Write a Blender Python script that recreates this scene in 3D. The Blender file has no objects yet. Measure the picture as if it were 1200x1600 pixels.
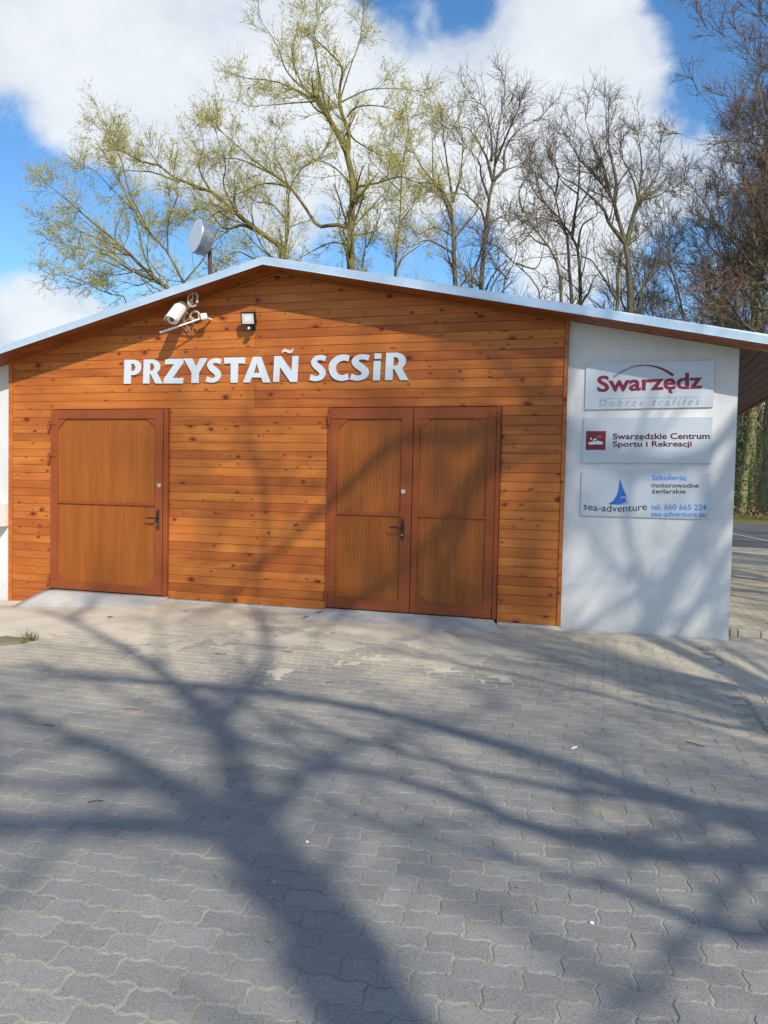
import bpy, bmesh, math, random
import numpy as np
from mathutils import Vector, Matrix, noise as mnoise

random.seed(7)
scn = bpy.context.scene
COL = scn.collection

# ------------------------------------------------------------------ camera
FPX = 1200.0                                   # focal length in pixels of the 1200x1600 photograph
YAW, PIT, ROL = math.radians(-16.127), math.radians(-2.166), math.radians(1.2105)
CAM = np.array([0.0, -7.5887, 1.3303])
FW = np.array([math.sin(YAW)*math.cos(PIT), math.cos(YAW)*math.cos(PIT), math.sin(PIT)])
_r = np.array([math.cos(YAW), -math.sin(YAW), 0.0]); _u = np.cross(_r, FW)
RT = _r*math.cos(ROL) + _u*math.sin(ROL)
UP = -_r*math.sin(ROL) + _u*math.cos(ROL)
cd = bpy.data.cameras.new('camera'); cam = bpy.data.objects.new('camera', cd); COL.objects.link(cam)
cd.sensor_fit = 'VERTICAL'; cd.sensor_height = 32.0; cd.lens = 32.0*FPX/1600.0
cd.clip_start = 0.05; cd.clip_end = 2000
cam.matrix_world = Matrix(((RT[0], UP[0], -FW[0], CAM[0]), (RT[1], UP[1], -FW[1], CAM[1]),
                           (RT[2], UP[2], -FW[2], CAM[2]), (0, 0, 0, 1)))
scn.camera = cam

def ray(px, py):
    return FW + RT*(px-600)/FPX - UP*(py-800)/FPX
def W(px, py, Y=0.0):
    """point of the vertical plane y = Y seen at a pixel of the photograph"""
    d = ray(px, py); return CAM + d*(Y-CAM[1])/d[1]
def G(px, py, z=-0.05):
    """point of the level z seen at a pixel of the photograph"""
    d = ray(px, py); return CAM + d*(z-CAM[2])/d[2]
def project(p):
    d = np.asarray(p)-CAM; f = d@FW
    return 600+FPX*(d@RT)/f, 800-FPX*(d@UP)/f, f

# ------------------------------------------------------------------ light
SUN = np.array([0.85, -1.0, 0.98]); SUN /= np.linalg.norm(SUN)      # towards the sun
SUN_EL = math.asin(SUN[2]); SUN_AZ = math.atan2(SUN[0], SUN[1])
ld = bpy.data.lights.new('sun', 'SUN'); ld.energy = 5.0; ld.angle = math.radians(0.55); ld.color = (1.0, 0.92, 0.79)
sun = bpy.data.objects.new('sun', ld); COL.objects.link(sun)
sun.rotation_euler = Vector(SUN).to_track_quat('Z', 'Y').to_euler(); sun.location = (20, -25, 30)

scn.view_settings.view_transform = 'Standard'; scn.view_settings.look = 'None'
scn.view_settings.exposure = 0.0; scn.view_settings.gamma = 1.0; scn.view_settings.use_curve_mapping = False

class NT:
    def __init__(self, tree): self.t = tree; tree.nodes.clear()
    def n(self, kind, **kw):
        nd = self.t.nodes.new(kind)
        for k, v in kw.items():
            if k.startswith('i_'):
                key = k[2:]; key = int(key) if key.isdigit() else key.replace('_', ' ')
                self.set(nd.inputs[key], v)
            else: setattr(nd, k, v)
        return nd
    def set(self, inp, v):
        if isinstance(v, bpy.types.NodeSocket): self.t.links.new(v, inp)
        elif isinstance(v, bpy.types.Node): self.t.links.new(v.outputs[0], inp)
        else: inp.default_value = v
    def math(self, op, a, b=None, c=None, clamp=False):
        m = self.t.nodes.new('ShaderNodeMath'); m.operation = op; m.use_clamp = clamp
        for i, v in enumerate((a, b, c)):
            if v is not None: self.set(m.inputs[i], v)
        return m.outputs[0]
    def vmath(self, op, a, b=None, out=0):
        m = self.t.nodes.new('ShaderNodeVectorMath'); m.operation = op
        self.set(m.inputs[0], a)
        if b is not None: self.set(m.inputs[1], b)
        return m.outputs[out]
    def noise(self, vec, scale, detail=3.0, rough=0.55, dist=0.0):
        nd = self.n('ShaderNodeTexNoise'); self.set(nd.inputs['Vector'], vec)
        nd.inputs['Scale'].default_value = scale; nd.inputs['Detail'].default_value = detail
        nd.inputs['Roughness'].default_value = rough; nd.inputs['Distortion'].default_value = dist
        return nd.outputs['Fac']
    def step(self, x, lo, hi, a=0.0, b=1.0):
        m = self.n('ShaderNodeMapRange'); m.interpolation_type = 'SMOOTHSTEP'
        self.set(m.inputs['Value'], x); self.set(m.inputs['From Min'], lo); self.set(m.inputs['From Max'], hi)
        self.set(m.inputs['To Min'], a); self.set(m.inputs['To Max'], b)
        return m.outputs['Result']
    def mix(self, f, a, b, blend='MIX'):
        m = self.n('ShaderNodeMix', data_type='RGBA', blend_type=blend)
        self.set(m.inputs[0], f)
        for s, v in ((m.inputs[6], a), (m.inputs[7], b)):
            if isinstance(v, tuple): v = (*v, 1.0) if len(v) == 3 else v
            self.set(s, v)
        return m.outputs[2]

wd = bpy.data.worlds.new('World'); scn.world = wd; wd.use_nodes = True
w = NT(wd.node_tree)
sky = w.n('ShaderNodeTexSky', sky_type='NISHITA', sun_disc=False, sun_elevation=SUN_EL, sun_rotation=SUN_AZ,
          altitude=80.0, air_density=1.0, dust_density=0.3, ozone_density=2.0)
skyc = w.n('ShaderNodeHueSaturation', i_Saturation=1.25, i_Value=1.9, i_Color=sky.outputs[0]).outputs[0]
tc = w.n('ShaderNodeTexCoord').outputs['Generated']
stretch = w.vmath('MULTIPLY', tc, (1.0, 1.0, 1.5))
n1 = w.noise(w.vmath('ADD', stretch, (3.1, 1.7, 0.4)), 2.3, 7.0, 0.52, 0.25)
n2 = w.noise(w.vmath('ADD', stretch, (8.3, 4.2, 2.9)), 6.5, 5.0, 0.55, 0.3)
n3 = w.noise(w.vmath('ADD', stretch, (2.3, 9.2, 6.9)), 17.0, 6.0, 0.6, 0.6)
dens = w.math('ADD', w.math('MULTIPLY', n1, 1.3), w.math('ADD', w.math('MULTIPLY', n2, 0.75), w.math('MULTIPLY', n3, 0.38)))
dens = w.math('SUBTRACT', dens, 0.715)
def blob(px, py, rad, amp):
    global dens
    d = ray(px, py); d = d/np.linalg.norm(d)
    c = w.vmath('DOT_PRODUCT', tc, tuple(float(v) for v in d), out=1)
    k = w.step(c, math.cos(math.radians(rad)), 1.0, 0.0, amp)
    dens = w.math('ADD', dens, k)
for b in ((260, 120, 19, .34), (90, 190, 10, .10), (560, 190, 12, .20), (860, 190, 15, .34), (1010, 180, 9, .14), (690, 330, 9, .10), (900, 330, 8, .12),
          (70, 475, 5, .6), (0, 440, 5, .1), (665, 5, 7, -.55), (1150, 10, 8, -.6), (50, 330, 8, -.55), (170, 380, 6, -.22),
          (300, 420, 6, -.2), (640, 420, 9, -.34), (760, 440, 6, -.12), (1060, 290, 7, -.36), (-10, 130, 4, -.2), (850, 60, 4, .1)):
    blob(*b)
mask = w.step(dens, 0.44, 0.70)
shade = w.step(w.noise(w.vmath('ADD', stretch, (1.2, 7.7, 5.1)), 4.6, 6.0, 0.58), 0.36, 0.64)
core = w.step(dens, 0.62, 0.95)
ccol = w.mix(shade, (5.6, 6.5, 7.8), (8.7, 9.2, 9.7))
ccol = w.mix(w.math('MULTIPLY', core, 0.5), ccol, (9.3, 9.6, 9.9))
skymix = w.mix(w.math('MULTIPLY', mask, 0.97), skyc, ccol)
bg = w.n('ShaderNodeBackground', i_Color=skymix, i_Strength=0.1)
w.n('ShaderNodeOutputWorld', i_Surface=bg.outputs[0])

# ------------------------------------------------------------------ materials
MATS = {}
def newmat(name):
    m = bpy.data.materials.new(name); m.use_nodes = True; MATS[name] = m
    return NT(m.node_tree)
def finish(t, col, rough=0.7, bump=None, bstr=0.3, bdist=0.01, metal=0.0, spec=0.4, **kw):
    p = t.n('ShaderNodeBsdfPrincipled')
    t.set(p.inputs['Base Color'], (*col, 1.0) if isinstance(col, tuple) and len(col) == 3 else col)
    t.set(p.inputs['Roughness'], rough); t.set(p.inputs['Metallic'], metal); t.set(p.inputs['Specular IOR Level'], spec)
    for k, v in kw.items(): t.set(p.inputs[k.replace('_', ' ')], v)
    if bump is not None:
        b = t.n('ShaderNodeBump', i_Strength=bstr, i_Distance=bdist); t.set(b.inputs['Height'], bump)
        t.set(p.inputs['Normal'], b.outputs[0])
    t.n('ShaderNodeOutputMaterial', i_Surface=p.outputs[0])
def objco(t): return t.n('ShaderNodeTexCoord').outputs['Object']
def worldco(t): return t.n('ShaderNodeNewGeometry').outputs['Position']
def rnd(t): return t.n('ShaderNodeObjectInfo').outputs['Random']
def simple(name, col, rough=0.6, var=0.15, scale=6.0, bstr=0.15, metal=0.0, spec=0.4, space='w', rv=0.08):
    t = newmat(name); co = worldco(t) if space == 'w' else objco(t)
    a = t.noise(co, scale, 4.0, 0.6); b = t.noise(co, scale*9, 3.0, 0.6)
    f = t.step(a, 0.3, 0.7)
    c = t.mix(f, tuple(v*(1-var) for v in col), tuple(min(1, v*(1+var)) for v in col))
    c = t.mix(t.step(b, 0.35, 0.7, 0.0, 0.35), c, tuple(v*(1-var*1.4) for v in col))
    finish(t, c, t.step(b, 0.2, 0.8, max(0.05, rough-rv), min(1, rough+rv)), b, bstr, 0.004, metal, spec)

# stained knotty pine, one random offset for each board
def pine(name, tint=1.0, dark=1.0):
    t = newmat(name); co = objco(t); r = rnd(t)
    off = t.n('ShaderNodeCombineXYZ', i_X=t.math('MULTIPLY', r, 83.0), i_Y=t.math('MULTIPLY', r, 37.0), i_Z=t.math('MULTIPLY', r, 19.0)).outputs[0]
    p = t.vmath('ADD', co, off)
    wob = t.n('ShaderNodeTexNoise', i_Scale=9.0, i_Detail=2.0); t.set(wob.inputs['Vector'], p)
    pw = t.vmath('ADD', p, t.vmath('SCALE', t.vmath('SUBTRACT', wob.outputs['Color'], (0.5, 0.5, 0.5)), None)) if False else p
    # knots
    sx = t.n('ShaderNodeSeparateXYZ'); t.set(sx.inputs[0], p); pf = t.n('ShaderNodeCombineXYZ', i_X=sx.outputs[0], i_Y=sx.outputs[2], i_Z=0.0).outputs[0]
    kv = t.vmath('ADD', t.vmath('MULTIPLY', pf, (3.4, 5.2, 0.0)), t.vmath('MULTIPLY', wob.outputs['Color'], (0.20, 0.16, 0.0)))
    vo = t.n('ShaderNodeTexVoronoi', voronoi_dimensions='2D', i_Scale=1.0, i_Randomness=1.0); t.set(vo.inputs['Vector'], kv)
    dist = vo.outputs['Distance']; sep = t.n('ShaderNodeSeparateColor'); t.set(sep.inputs[0], vo.outputs['Color'])
    size = t.math('MULTIPLY', t.math('POWER', sep.outputs[0], 2.2), 0.125)
    knot = t.math('MULTIPLY', t.step(t.math('SUBTRACT', size, dist), -0.012, 0.02), t.math('GREATER_THAN', size, 0.035))
    halo = t.math('MULTIPLY', t.step(t.math('SUBTRACT', t.math('MULTIPLY', size, 2.4), dist), -0.03, 0.14), t.math('GREATER_THAN', size, 0.03))
    # smaller second knots, drawn out into short diagonal whiskers
    kv2 = t.vmath('ADD', t.vmath('MULTIPLY', pf, (5.5, 8.5, 0.0)), t.vmath('MULTIPLY', wob.outputs['Color'], (0.9, 0.5, 0.0)))
    vo2 = t.n('ShaderNodeTexVoronoi', voronoi_dimensions='2D', i_Scale=1.0, i_Randomness=1.0); t.set(vo2.inputs['Vector'], kv2)
    sp2 = t.n('ShaderNodeSeparateColor'); t.set(sp2.inputs[0], vo2.outputs['Color'])
    k2 = t.math('MULTIPLY', t.step(vo2.outputs['Distance'], 0.03, 0.15, 1.0, 0.0), t.math('GREATER_THAN', sp2.outputs[1], 0.70))
    # grain bends round the knots
    bend = t.n('ShaderNodeCombineXYZ', i_X=0.0, i_Y=0.0, i_Z=t.math('MULTIPLY', halo, 0.03)).outputs[0]
    gp = t.vmath('MULTIPLY', t.vmath('ADD', p, bend), (1.3, 8.0, 60.0))
    g = t.noise(gp, 1.0, 5.0, 0.6, 0.4)
    big = t.noise(t.vmath('MULTIPLY', p, (1.0, 1.0, 5.0)), 1.6, 2.0, 0.5)
    blot = t.noise(worldco(t), 1.1, 3.0, 0.5)
    c1 = (0.49*tint, 0.152*tint, 0.026*tint); c2 = (0.34*tint, 0.088*tint, 0.016*tint); c3 = (0.63*tint, 0.230*tint, 0.042*tint)
    c = t.mix(t.step(r, 0.0, 1.0, 0.0, 1.0), c1, c2)
    c = t.mix(t.step(big, 0.45, 0.75, 0.0, 0.6), c, c3)
    c = t.mix(t.step(blot, 0.45, 0.68, 0.0, 0.5), c, (0.34*tint, 0.08*tint, 0.014*tint))
    c = t.mix(t.step(g, 0.46, 0.72, 0.0, 0.55), c, (0.30*tint, 0.075*tint, 0.012*tint))
    c = t.mix(t.math('MULTIPLY', halo, 0.5), c, (0.30*dark, 0.05*dark, 0.010*dark))
    c = t.mix(t.math('MULTIPLY', k2, 0.8), c, (0.13*dark, 0.022*dark, 0.007*dark))
    c = t.mix(t.math('MULTIPLY', knot, 0.85), c, (0.085*dark, 0.015*dark, 0.006*dark))
    finish(t, c, t.step(g, 0.3, 0.7, 0.42, 0.6), t.math('SUBTRACT', g, t.math('MULTIPLY', knot, 0.6)), 0.22, 0.003, spec=0.35)
pine('pine_board')
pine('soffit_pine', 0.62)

def laminate():
    t = newmat('door_laminate'); co = objco(t); r = rnd(t)
    p = t.vmath('ADD', co, t.n('ShaderNodeCombineXYZ', i_X=t.math('MULTIPLY', r, 31.0), i_Y=0.0, i_Z=t.math('MULTIPLY', r, 11.0)).outputs[0])
    g = t.noise(t.vmath('MULTIPLY', p, (70.0, 6.0, 1.6)), 1.0, 5.0, 0.62, 0.5)
    b = t.noise(t.vmath('MULTIPLY', p, (9.0, 1.0, 0.5)), 1.0, 2.0, 0.5)
    c = t.mix(t.step(b, 0.3, 0.7), (0.29, 0.082, 0.012), (0.345, 0.106, 0.016))
    c = t.mix(t.step(g, 0.45, 0.7, 0.0, 0.5), c, (0.20, 0.048, 0.010))
    scr = t.noise(t.vmath('MULTIPLY', p, (24.0, 1.0, 5.0)), 1.0, 6.0, 0.7, 1.2)
    c = t.mix(t.step(scr, 0.68, 0.78, 0.0, 0.35), c, (0.5, 0.27, 0.10))
    finish(t, c, t.step(g, 0.3, 0.7, 0.34, 0.5), g, 0.15, 0.002, spec=0.4)
laminate()
def doorpaint():
    t = newmat('door_paint'); co = worldco(t)
    a = t.noise(co, 3.0, 4.0, 0.6); b = t.noise(co, 60.0, 3.0, 0.6)
    c = t.mix(t.step(a, 0.3, 0.7), (0.225, 0.056, 0.016), (0.275, 0.070, 0.021))
    d = t.noise(t.vmath('MULTIPLY', co, (6.0, 6.0, 2.0)), 1.5, 6.0, 0.7)
    c = t.mix(t.step(d, 0.64, 0.8, 0.0, 0.15), c, (0.38, 0.15, 0.07))
    finish(t, c, t.step(b, 0.2, 0.8, 0.42, 0.55), b, 0.08, 0.002, spec=0.25)
doorpaint()
def plaster():
    t = newmat('plaster'); co = worldco(t)
    a = t.noise(co, 1.3, 5.0, 0.6); f = t.noise(co, 140.0, 4.0, 0.65); m = t.noise(co, 22.0, 3.0, 0.6)
    c = t.mix(t.step(a, 0.35, 0.7), (0.60, 0.61, 0.62), (0.66, 0.67, 0.68))
    st = t.noise(t.vmath('MULTIPLY', co, (5.0, 5.0, 0.7)), 1.5, 5.0, 0.65)
    c = t.mix(t.step(st, 0.52, 0.75, 0.0, 0.4), c, (0.50, 0.50, 0.48))
    z = t.n('ShaderNodeSeparateXYZ'); t.set(z.inputs[0], co)
    spl = t.math('MULTIPLY', t.step(z.outputs[2], -0.1, 0.42, 1.0, 0.0), t.step(m, 0.3, 0.65, 0.05, 0.42))
    c = t.mix(spl, c, (0.52, 0.48, 0.40))
    finish(t, c, 0.88, t.math('ADD', f, t.math('MULTIPLY', m, 0.8)), 0.32, 0.004, spec=0.25)
plaster()
def concrete(name, a, b, sc=2.0, rough=0.9, bs=0.4):
    t = newmat(name); co = worldco(t)
    n1 = t.noise(co, sc, 6.0, 0.65); n2 = t.noise(co, 170.0, 3.0, 0.7); n3 = t.noise(co, 24.0, 4.0, 0.6)
    c = t.mix(t.step(n1, 0.3, 0.7), a, b)
    c = t.mix(t.step(n3, 0.5, 0.75, 0.0, 0.35), c, tuple(v*0.72 for v in a))
    c = t.mix(t.step(n2, 0.55, 0.75, 0.0, 0.35), c, tuple(v*0.6 for v in a))
    finish(t, c, rough, t.math('ADD', n2, n3), bs, 0.003, spec=0.2)
concrete('ramp_concrete', (0.42, 0.41, 0.38), (0.55, 0.54, 0.50))
concrete('kerb_concrete', (0.34, 0.32, 0.28), (0.44, 0.42, 0.37))
def paverm():
    t = newmat('paver_concrete'); co = worldco(t); oc = objco(t)
    geo = t.n('ShaderNodeNewGeometry')
    isl = geo.outputs['Random Per Island']; r = rnd(t)
    rr = t.math('FRACT', t.math('ADD', isl, t.math('MULTIPLY', r, 7.31)))
    sp = t.noise(co, 330.0, 2.0, 0.7); sp2 = t.noise(co, 170.0, 3.0, 0.7); lo = t.noise(co, 0.9, 5.0, 0.6); mid = t.noise(co, 11.0, 4.0, 0.6)
    c = t.mix(rr, (0.20, 0.197, 0.188), (0.26, 0.255, 0.24))
    c = t.mix(t.step(rr, 0.90, 0.93, 0.0, 0.35), c, (0.27, 0.235, 0.215))
    c = t.mix(t.step(mid, 0.4, 0.75, 0.0, 0.5), c, (0.17, 0.17, 0.17))
    c = t.mix(t.step(sp, 0.50, 0.64, 0.0, 0.55), c, (0.48, 0.46, 0.42))
    c = t.mix(t.step(sp2, 0.53, 0.66, 0.0, 0.55), c, (0.08, 0.08, 0.08))
    # sand trodden into the face, thicker towards the building
    s = t.n('ShaderNodeSeparateXYZ'); t.set(s.inputs[0], co)
    near = t.math('ADD', t.step(s.outputs[1], -4.6, -0.3, -0.02, 0.62), t.step(s.outputs[0], -2.8, -4.6, 0.0, 0.22))
    near = t.math('ADD', near, t.step(s.outputs[0], 0.3, 1.3, 0.0, 0.25))
    du = t.math('ADD', near, t.math('MULTIPLY', t.math('SUBTRACT', t.math('ADD', lo, t.math('MULTIPLY', mid, 0.5)), 0.75), 1.2))
    c = t.mix(t.step(du, 0.0, 0.7, 0.0, 0.92), c, (0.52, 0.46, 0.35))
    stain = t.noise(t.vmath('ADD', co, (5.0, 2.0, 0.0)), 1.7, 3.0, 0.5)
    c = t.mix(t.step(stain, 0.645, 0.74, 0.0, 0.5), c, (0.42, 0.36, 0.24))
    finish(t, c, 0.86, t.math('ADD', sp2, t.math('MULTIPLY', mid, 0.8)), 0.45, 0.003, spec=0.3)
paverm()
def sandm(name, a, b):
    t = newmat(name); co = worldco(t)
    n1 = t.noise(co, 1.4, 5.0, 0.6); n2 = t.noise(co, 260.0, 3.0, 0.7); n3 = t.noise(co, 35.0, 4.0, 0.7)
    c = t.mix(t.step(n1, 0.3, 0.7), a, b)
    c = t.mix(t.step(n2, 0.5, 0.72, 0.0, 0.5), c, tuple(v*0.55 for v in a))
    c = t.mix(t.step(n3, 0.56, 0.76, 0.0, 0.5), c, tuple(v*0.66 for v in a))
    finish(t, c, 0.95, t.math('ADD', n2, n3), 0.5, 0.004, spec=0.15)
sandm('sand', (0.54, 0.48, 0.37), (0.66, 0.595, 0.475))
def jointm():
    t = newmat('joint_sand'); co = worldco(t)
    a = t.noise(co, 3.2, 4.0, 0.65); b = t.noise(co, 13.0, 3.0, 0.6); d = t.noise(co, 240.0, 3.0, 0.7)
    c = t.mix(t.step(b, 0.35, 0.65), (0.32, 0.295, 0.235), (0.41, 0.38, 0.31))
    c = t.mix(t.step(a, 0.46, 0.64, 0.0, 0.7), c, (0.20, 0.19, 0.17))
    c = t.mix(t.step(d, 0.5, 0.7, 0.0, 0.5), c, (0.2, 0.18, 0.14))
    finish(t, c, 0.95, d, 0.5, 0.003, spec=0.15)
jointm()
sandm('soil', (0.20, 0.165, 0.10), (0.30, 0.25, 0.16))
def asphalt():
    t = newmat('asphalt'); co = worldco(t)
    n1 = t.noise(co, 0.5, 5.0, 0.6); n2 = t.noise(co, 90.0, 3.0, 0.7)
    c = t.mix(t.step(n1, 0.3, 0.7), (0.075, 0.075, 0.08), (0.12, 0.118, 0.115))
    c = t.mix(t.step(n2, 0.5, 0.7, 0.0, 0.5), c, (0.2, 0.195, 0.185))
    finish(t, c, 0.85, n2, 0.4, 0.005)
asphalt()
def litter():
    t = newmat('leaf_litter'); co = worldco(t)
    n1 = t.noise(co, 0.6, 5.0, 0.65); n2 = t.noise(co, 9.0, 5.0, 0.7)
    c = t.mix(t.step(n1, 0.35, 0.65), (0.16, 0.10, 0.05), (0.10, 0.12, 0.035))
    c = t.mix(t.step(n2, 0.45, 0.7, 0.0, 0.7), c, (0.24, 0.15, 0.08))
    finish(t, c, 0.95, n2, 0.8, 0.05)
litter()
def bark(name, a, b, moss=None):
    t = newmat(name); co = worldco(t)
    n1 = t.noise(t.vmath('MULTIPLY', co, (14.0, 14.0, 3.0)), 1.0, 5.0, 0.65, 0.6); n2 = t.noise(co, 0.8, 3.0, 0.6)
    c = t.mix(t.step(n1, 0.35, 0.65), a, b)
    if moss: c = t.mix(t.step(n2, 0.42, 0.62, 0.0, 0.75), c, moss)
    finish(t, c, 0.92, n1, 0.8, 0.03, spec=0.15)
bark('willow_bark', (0.075, 0.058, 0.028), (0.19, 0.155, 0.065), (0.21, 0.185, 0.05))
bark('grey_bark', (0.055, 0.047, 0.036), (0.15, 0.13, 0.085), (0.17, 0.155, 0.075))
bark('pale_bark', (0.12, 0.105, 0.065), (0.30, 0.27, 0.17), (0.28, 0.26, 0.11))
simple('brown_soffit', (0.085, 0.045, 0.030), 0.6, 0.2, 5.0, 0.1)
bark('dark_bark', (0.05, 0.042, 0.032), (0.12, 0.10, 0.07), (0.15, 0.14, 0.06))
simple('willow_twig', (0.36, 0.31, 0.12), 0.8, 0.25)
simple('grey_twig', (0.14, 0.105, 0.075), 0.85, 0.25)
simple('red_twig', (0.27, 0.175, 0.115), 0.85, 0.25)
def leafm(name, a, b, tr=0.35):
    t = newmat(name); g = t.n('ShaderNodeNewGeometry').outputs['Random Per Island']
    c = t.mix(g, a, b)
    p = t.n('ShaderNodeBsdfPrincipled', i_Roughness=0.6); t.set(p.inputs['Base Color'], c)
    tl = t.n('ShaderNodeBsdfTranslucent'); t.set(tl.inputs[0], c)
    m = t.n('ShaderNodeMixShader', i_0=tr); t.set(m.inputs[1], p.outputs[0]); t.set(m.inputs[2], tl.outputs[0])
    t.n('ShaderNodeOutputMaterial', i_Surface=m.outputs[0])
leafm('willow_leaf', (0.47, 0.44, 0.045), (0.62, 0.58, 0.14))
leafm('ivy_leaf', (0.045, 0.085, 0.02), (0.10, 0.16, 0.04), 0.2)
leafm('bud', (0.22, 0.10, 0.06), (0.32, 0.19, 0.11), 0.1)
leafm('grass', (0.09, 0.13, 0.03), (0.20, 0.22, 0.07), 0.3)
leafm('dead_leaf', (0.22, 0.12, 0.05), (0.38, 0.24, 0.12), 0.15)
simple('flashing', (0.54, 0.65, 0.76), 0.34, 0.10, 2.0, 0.03, 0.35, 0.5)
simple('roof_sheet', (0.30, 0.33, 0.36), 0.4, 0.08, 2.0, 0.05, 0.3)
simple('white_letter', (0.58, 0.64, 0.72), 0.35, 0.03, 3.0, 0.02)
simple('sign_panel', (0.50, 0.54, 0.60), 0.34, 0.012, 1.5, 0.0, 0.1, 0.5, rv=0.01)
simple('ink_maroon', (0.20, 0.012, 0.032), 0.4, 0.05)
simple('ink_darkred', (0.085, 0.006, 0.018), 0.4, 0.05)
simple('ink_grey', (0.27, 0.29, 0.32), 0.45, 0.05)
simple('ink_lightgrey', (0.34, 0.37, 0.41), 0.45, 0.05)
simple('ink_black', (0.022, 0.024, 0.032), 0.4, 0.05)
simple('ink_blue', (0.035, 0.26, 0.68), 0.4, 0.05)
simple('ink_deepblue', (0.02, 0.13, 0.48), 0.4, 0.08)
simple('white_plastic', (0.80, 0.79, 0.75), 0.45, 0.06, 12.0, 0.05)
simple('cable_plastic', (0.58, 0.54, 0.45), 0.5, 0.12, 20.0, 0.05)
simple('black_plastic', (0.018, 0.018, 0.02), 0.4, 0.1, 12.0, 0.05)
simple('lamp_glass', (0.62, 0.64, 0.66), 0.12, 0.04, 8.0, 0.0, 0.0, 0.6)
simple('lens_glass', (0.02, 0.02, 0.025), 0.05, 0.1, 8.0, 0.0, 0.0, 0.8)
simple('chrome', (0.70, 0.71, 0.72), 0.18, 0.04, 8.0, 0.0, 1.0)
simple('brushed_metal', (0.50, 0.51, 0.53), 0.32, 0.22, 14.0, 0.06, 0.9)
simple('radome', (0.62, 0.65, 0.70), 0.5, 0.03, 6.0, 0.02)
simple('rust_pipe', (0.11, 0.040, 0.028), 0.6, 0.25, 15.0, 0.2)
simple('handle_metal', (0.05, 0.024, 0.018), 0.35, 0.15, 20.0, 0.05, 0.3)
simple('dark_void', (0.03, 0.02, 0.015), 0.9, 0.1)
simple('green_plastic', (0.02, 0.24, 0.12), 0.4, 0.1)
simple('paper_white', (0.8, 0.8, 0.8), 0.6, 0.05)
simple('twig_wood', (0.08, 0.055, 0.035), 0.9, 0.2)
simple('pebble', (0.5, 0.48, 0.44), 0.8, 0.2)

# ------------------------------------------------------------------ helpers
ORG = {}
def put(o, label=None, cat=None, group=None, kind=None):
    if label: o['label'] = label
    if cat: o['category'] = cat
    if group: o['group'] = group
    if kind: o['kind'] = kind
    return o
def link(o, parent, origin):
    COL.objects.link(o); origin = np.asarray(origin, float); ORG[o] = origin
    if parent is not None:
        o.parent = parent; o.location = Vector(origin-ORG[parent])
    else: o.location = Vector(origin)
    return o
def thing(name, loc, label=None, cat=None, group=None, parent=None):
    o = bpy.data.objects.new(name, None); o.empty_display_size = 0.1
    link(o, parent, loc); return put(o, label, cat, group)
def mk(name, V, F, mat, parent=None, origin=None, smooth=False):
    """one mesh object from world-space vertices"""
    V = np.asarray(V, float).reshape(-1, 3)
    if origin is None:
        lo, hi = V.min(0), V.max(0); origin = np.array([(lo[0]+hi[0])/2, (lo[1]+hi[1])/2, lo[2]])
    me = bpy.data.meshes.new(name); me.from_pydata([tuple(v) for v in (V-origin)], [], F)
    me.materials.append(MATS[mat])
    if smooth: me.polygons.foreach_set('use_smooth', [True]*len(me.polygons))
    me.update()
    return link(bpy.data.objects.new(name, me), parent, origin)
def fromarrays(name, V, quads, tris, mat, parent=None, origin=None, smooth=False):
    V = np.asarray(V, np.float32)
    if origin is None: origin = np.array([V[:, 0].mean(), V[:, 1].mean(), V[:, 2].min()])
    me = bpy.data.meshes.new(name)
    nq, nt_ = len(quads), len(tris)
    me.vertices.add(len(V)); me.vertices.foreach_set('co', (V-np.asarray(origin, np.float32)).ravel())
    me.loops.add(nq*4+nt_*3)
    li = np.concatenate([np.asarray(quads, np.int32).ravel(), np.asarray(tris, np.int32).ravel()]) if nt_ and nq else (np.asarray(quads, np.int32).ravel() if nq else np.asarray(tris, np.int32).ravel())
    me.loops.foreach_set('vertex_index', li)
    me.polygons.add(nq+nt_)
    st = np.concatenate([np.arange(nq)*4, nq*4+np.arange(nt_)*3]).astype(np.int32)
    me.polygons.foreach_set('loop_start', st)
    if smooth: me.polygons.foreach_set('use_smooth', np.ones(nq+nt_, bool))
    me.materials.append(MATS[mat]); me.update(calc_edges=True); me.validate()
    return link(bpy.data.objects.new(name, me), parent, origin)
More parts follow.
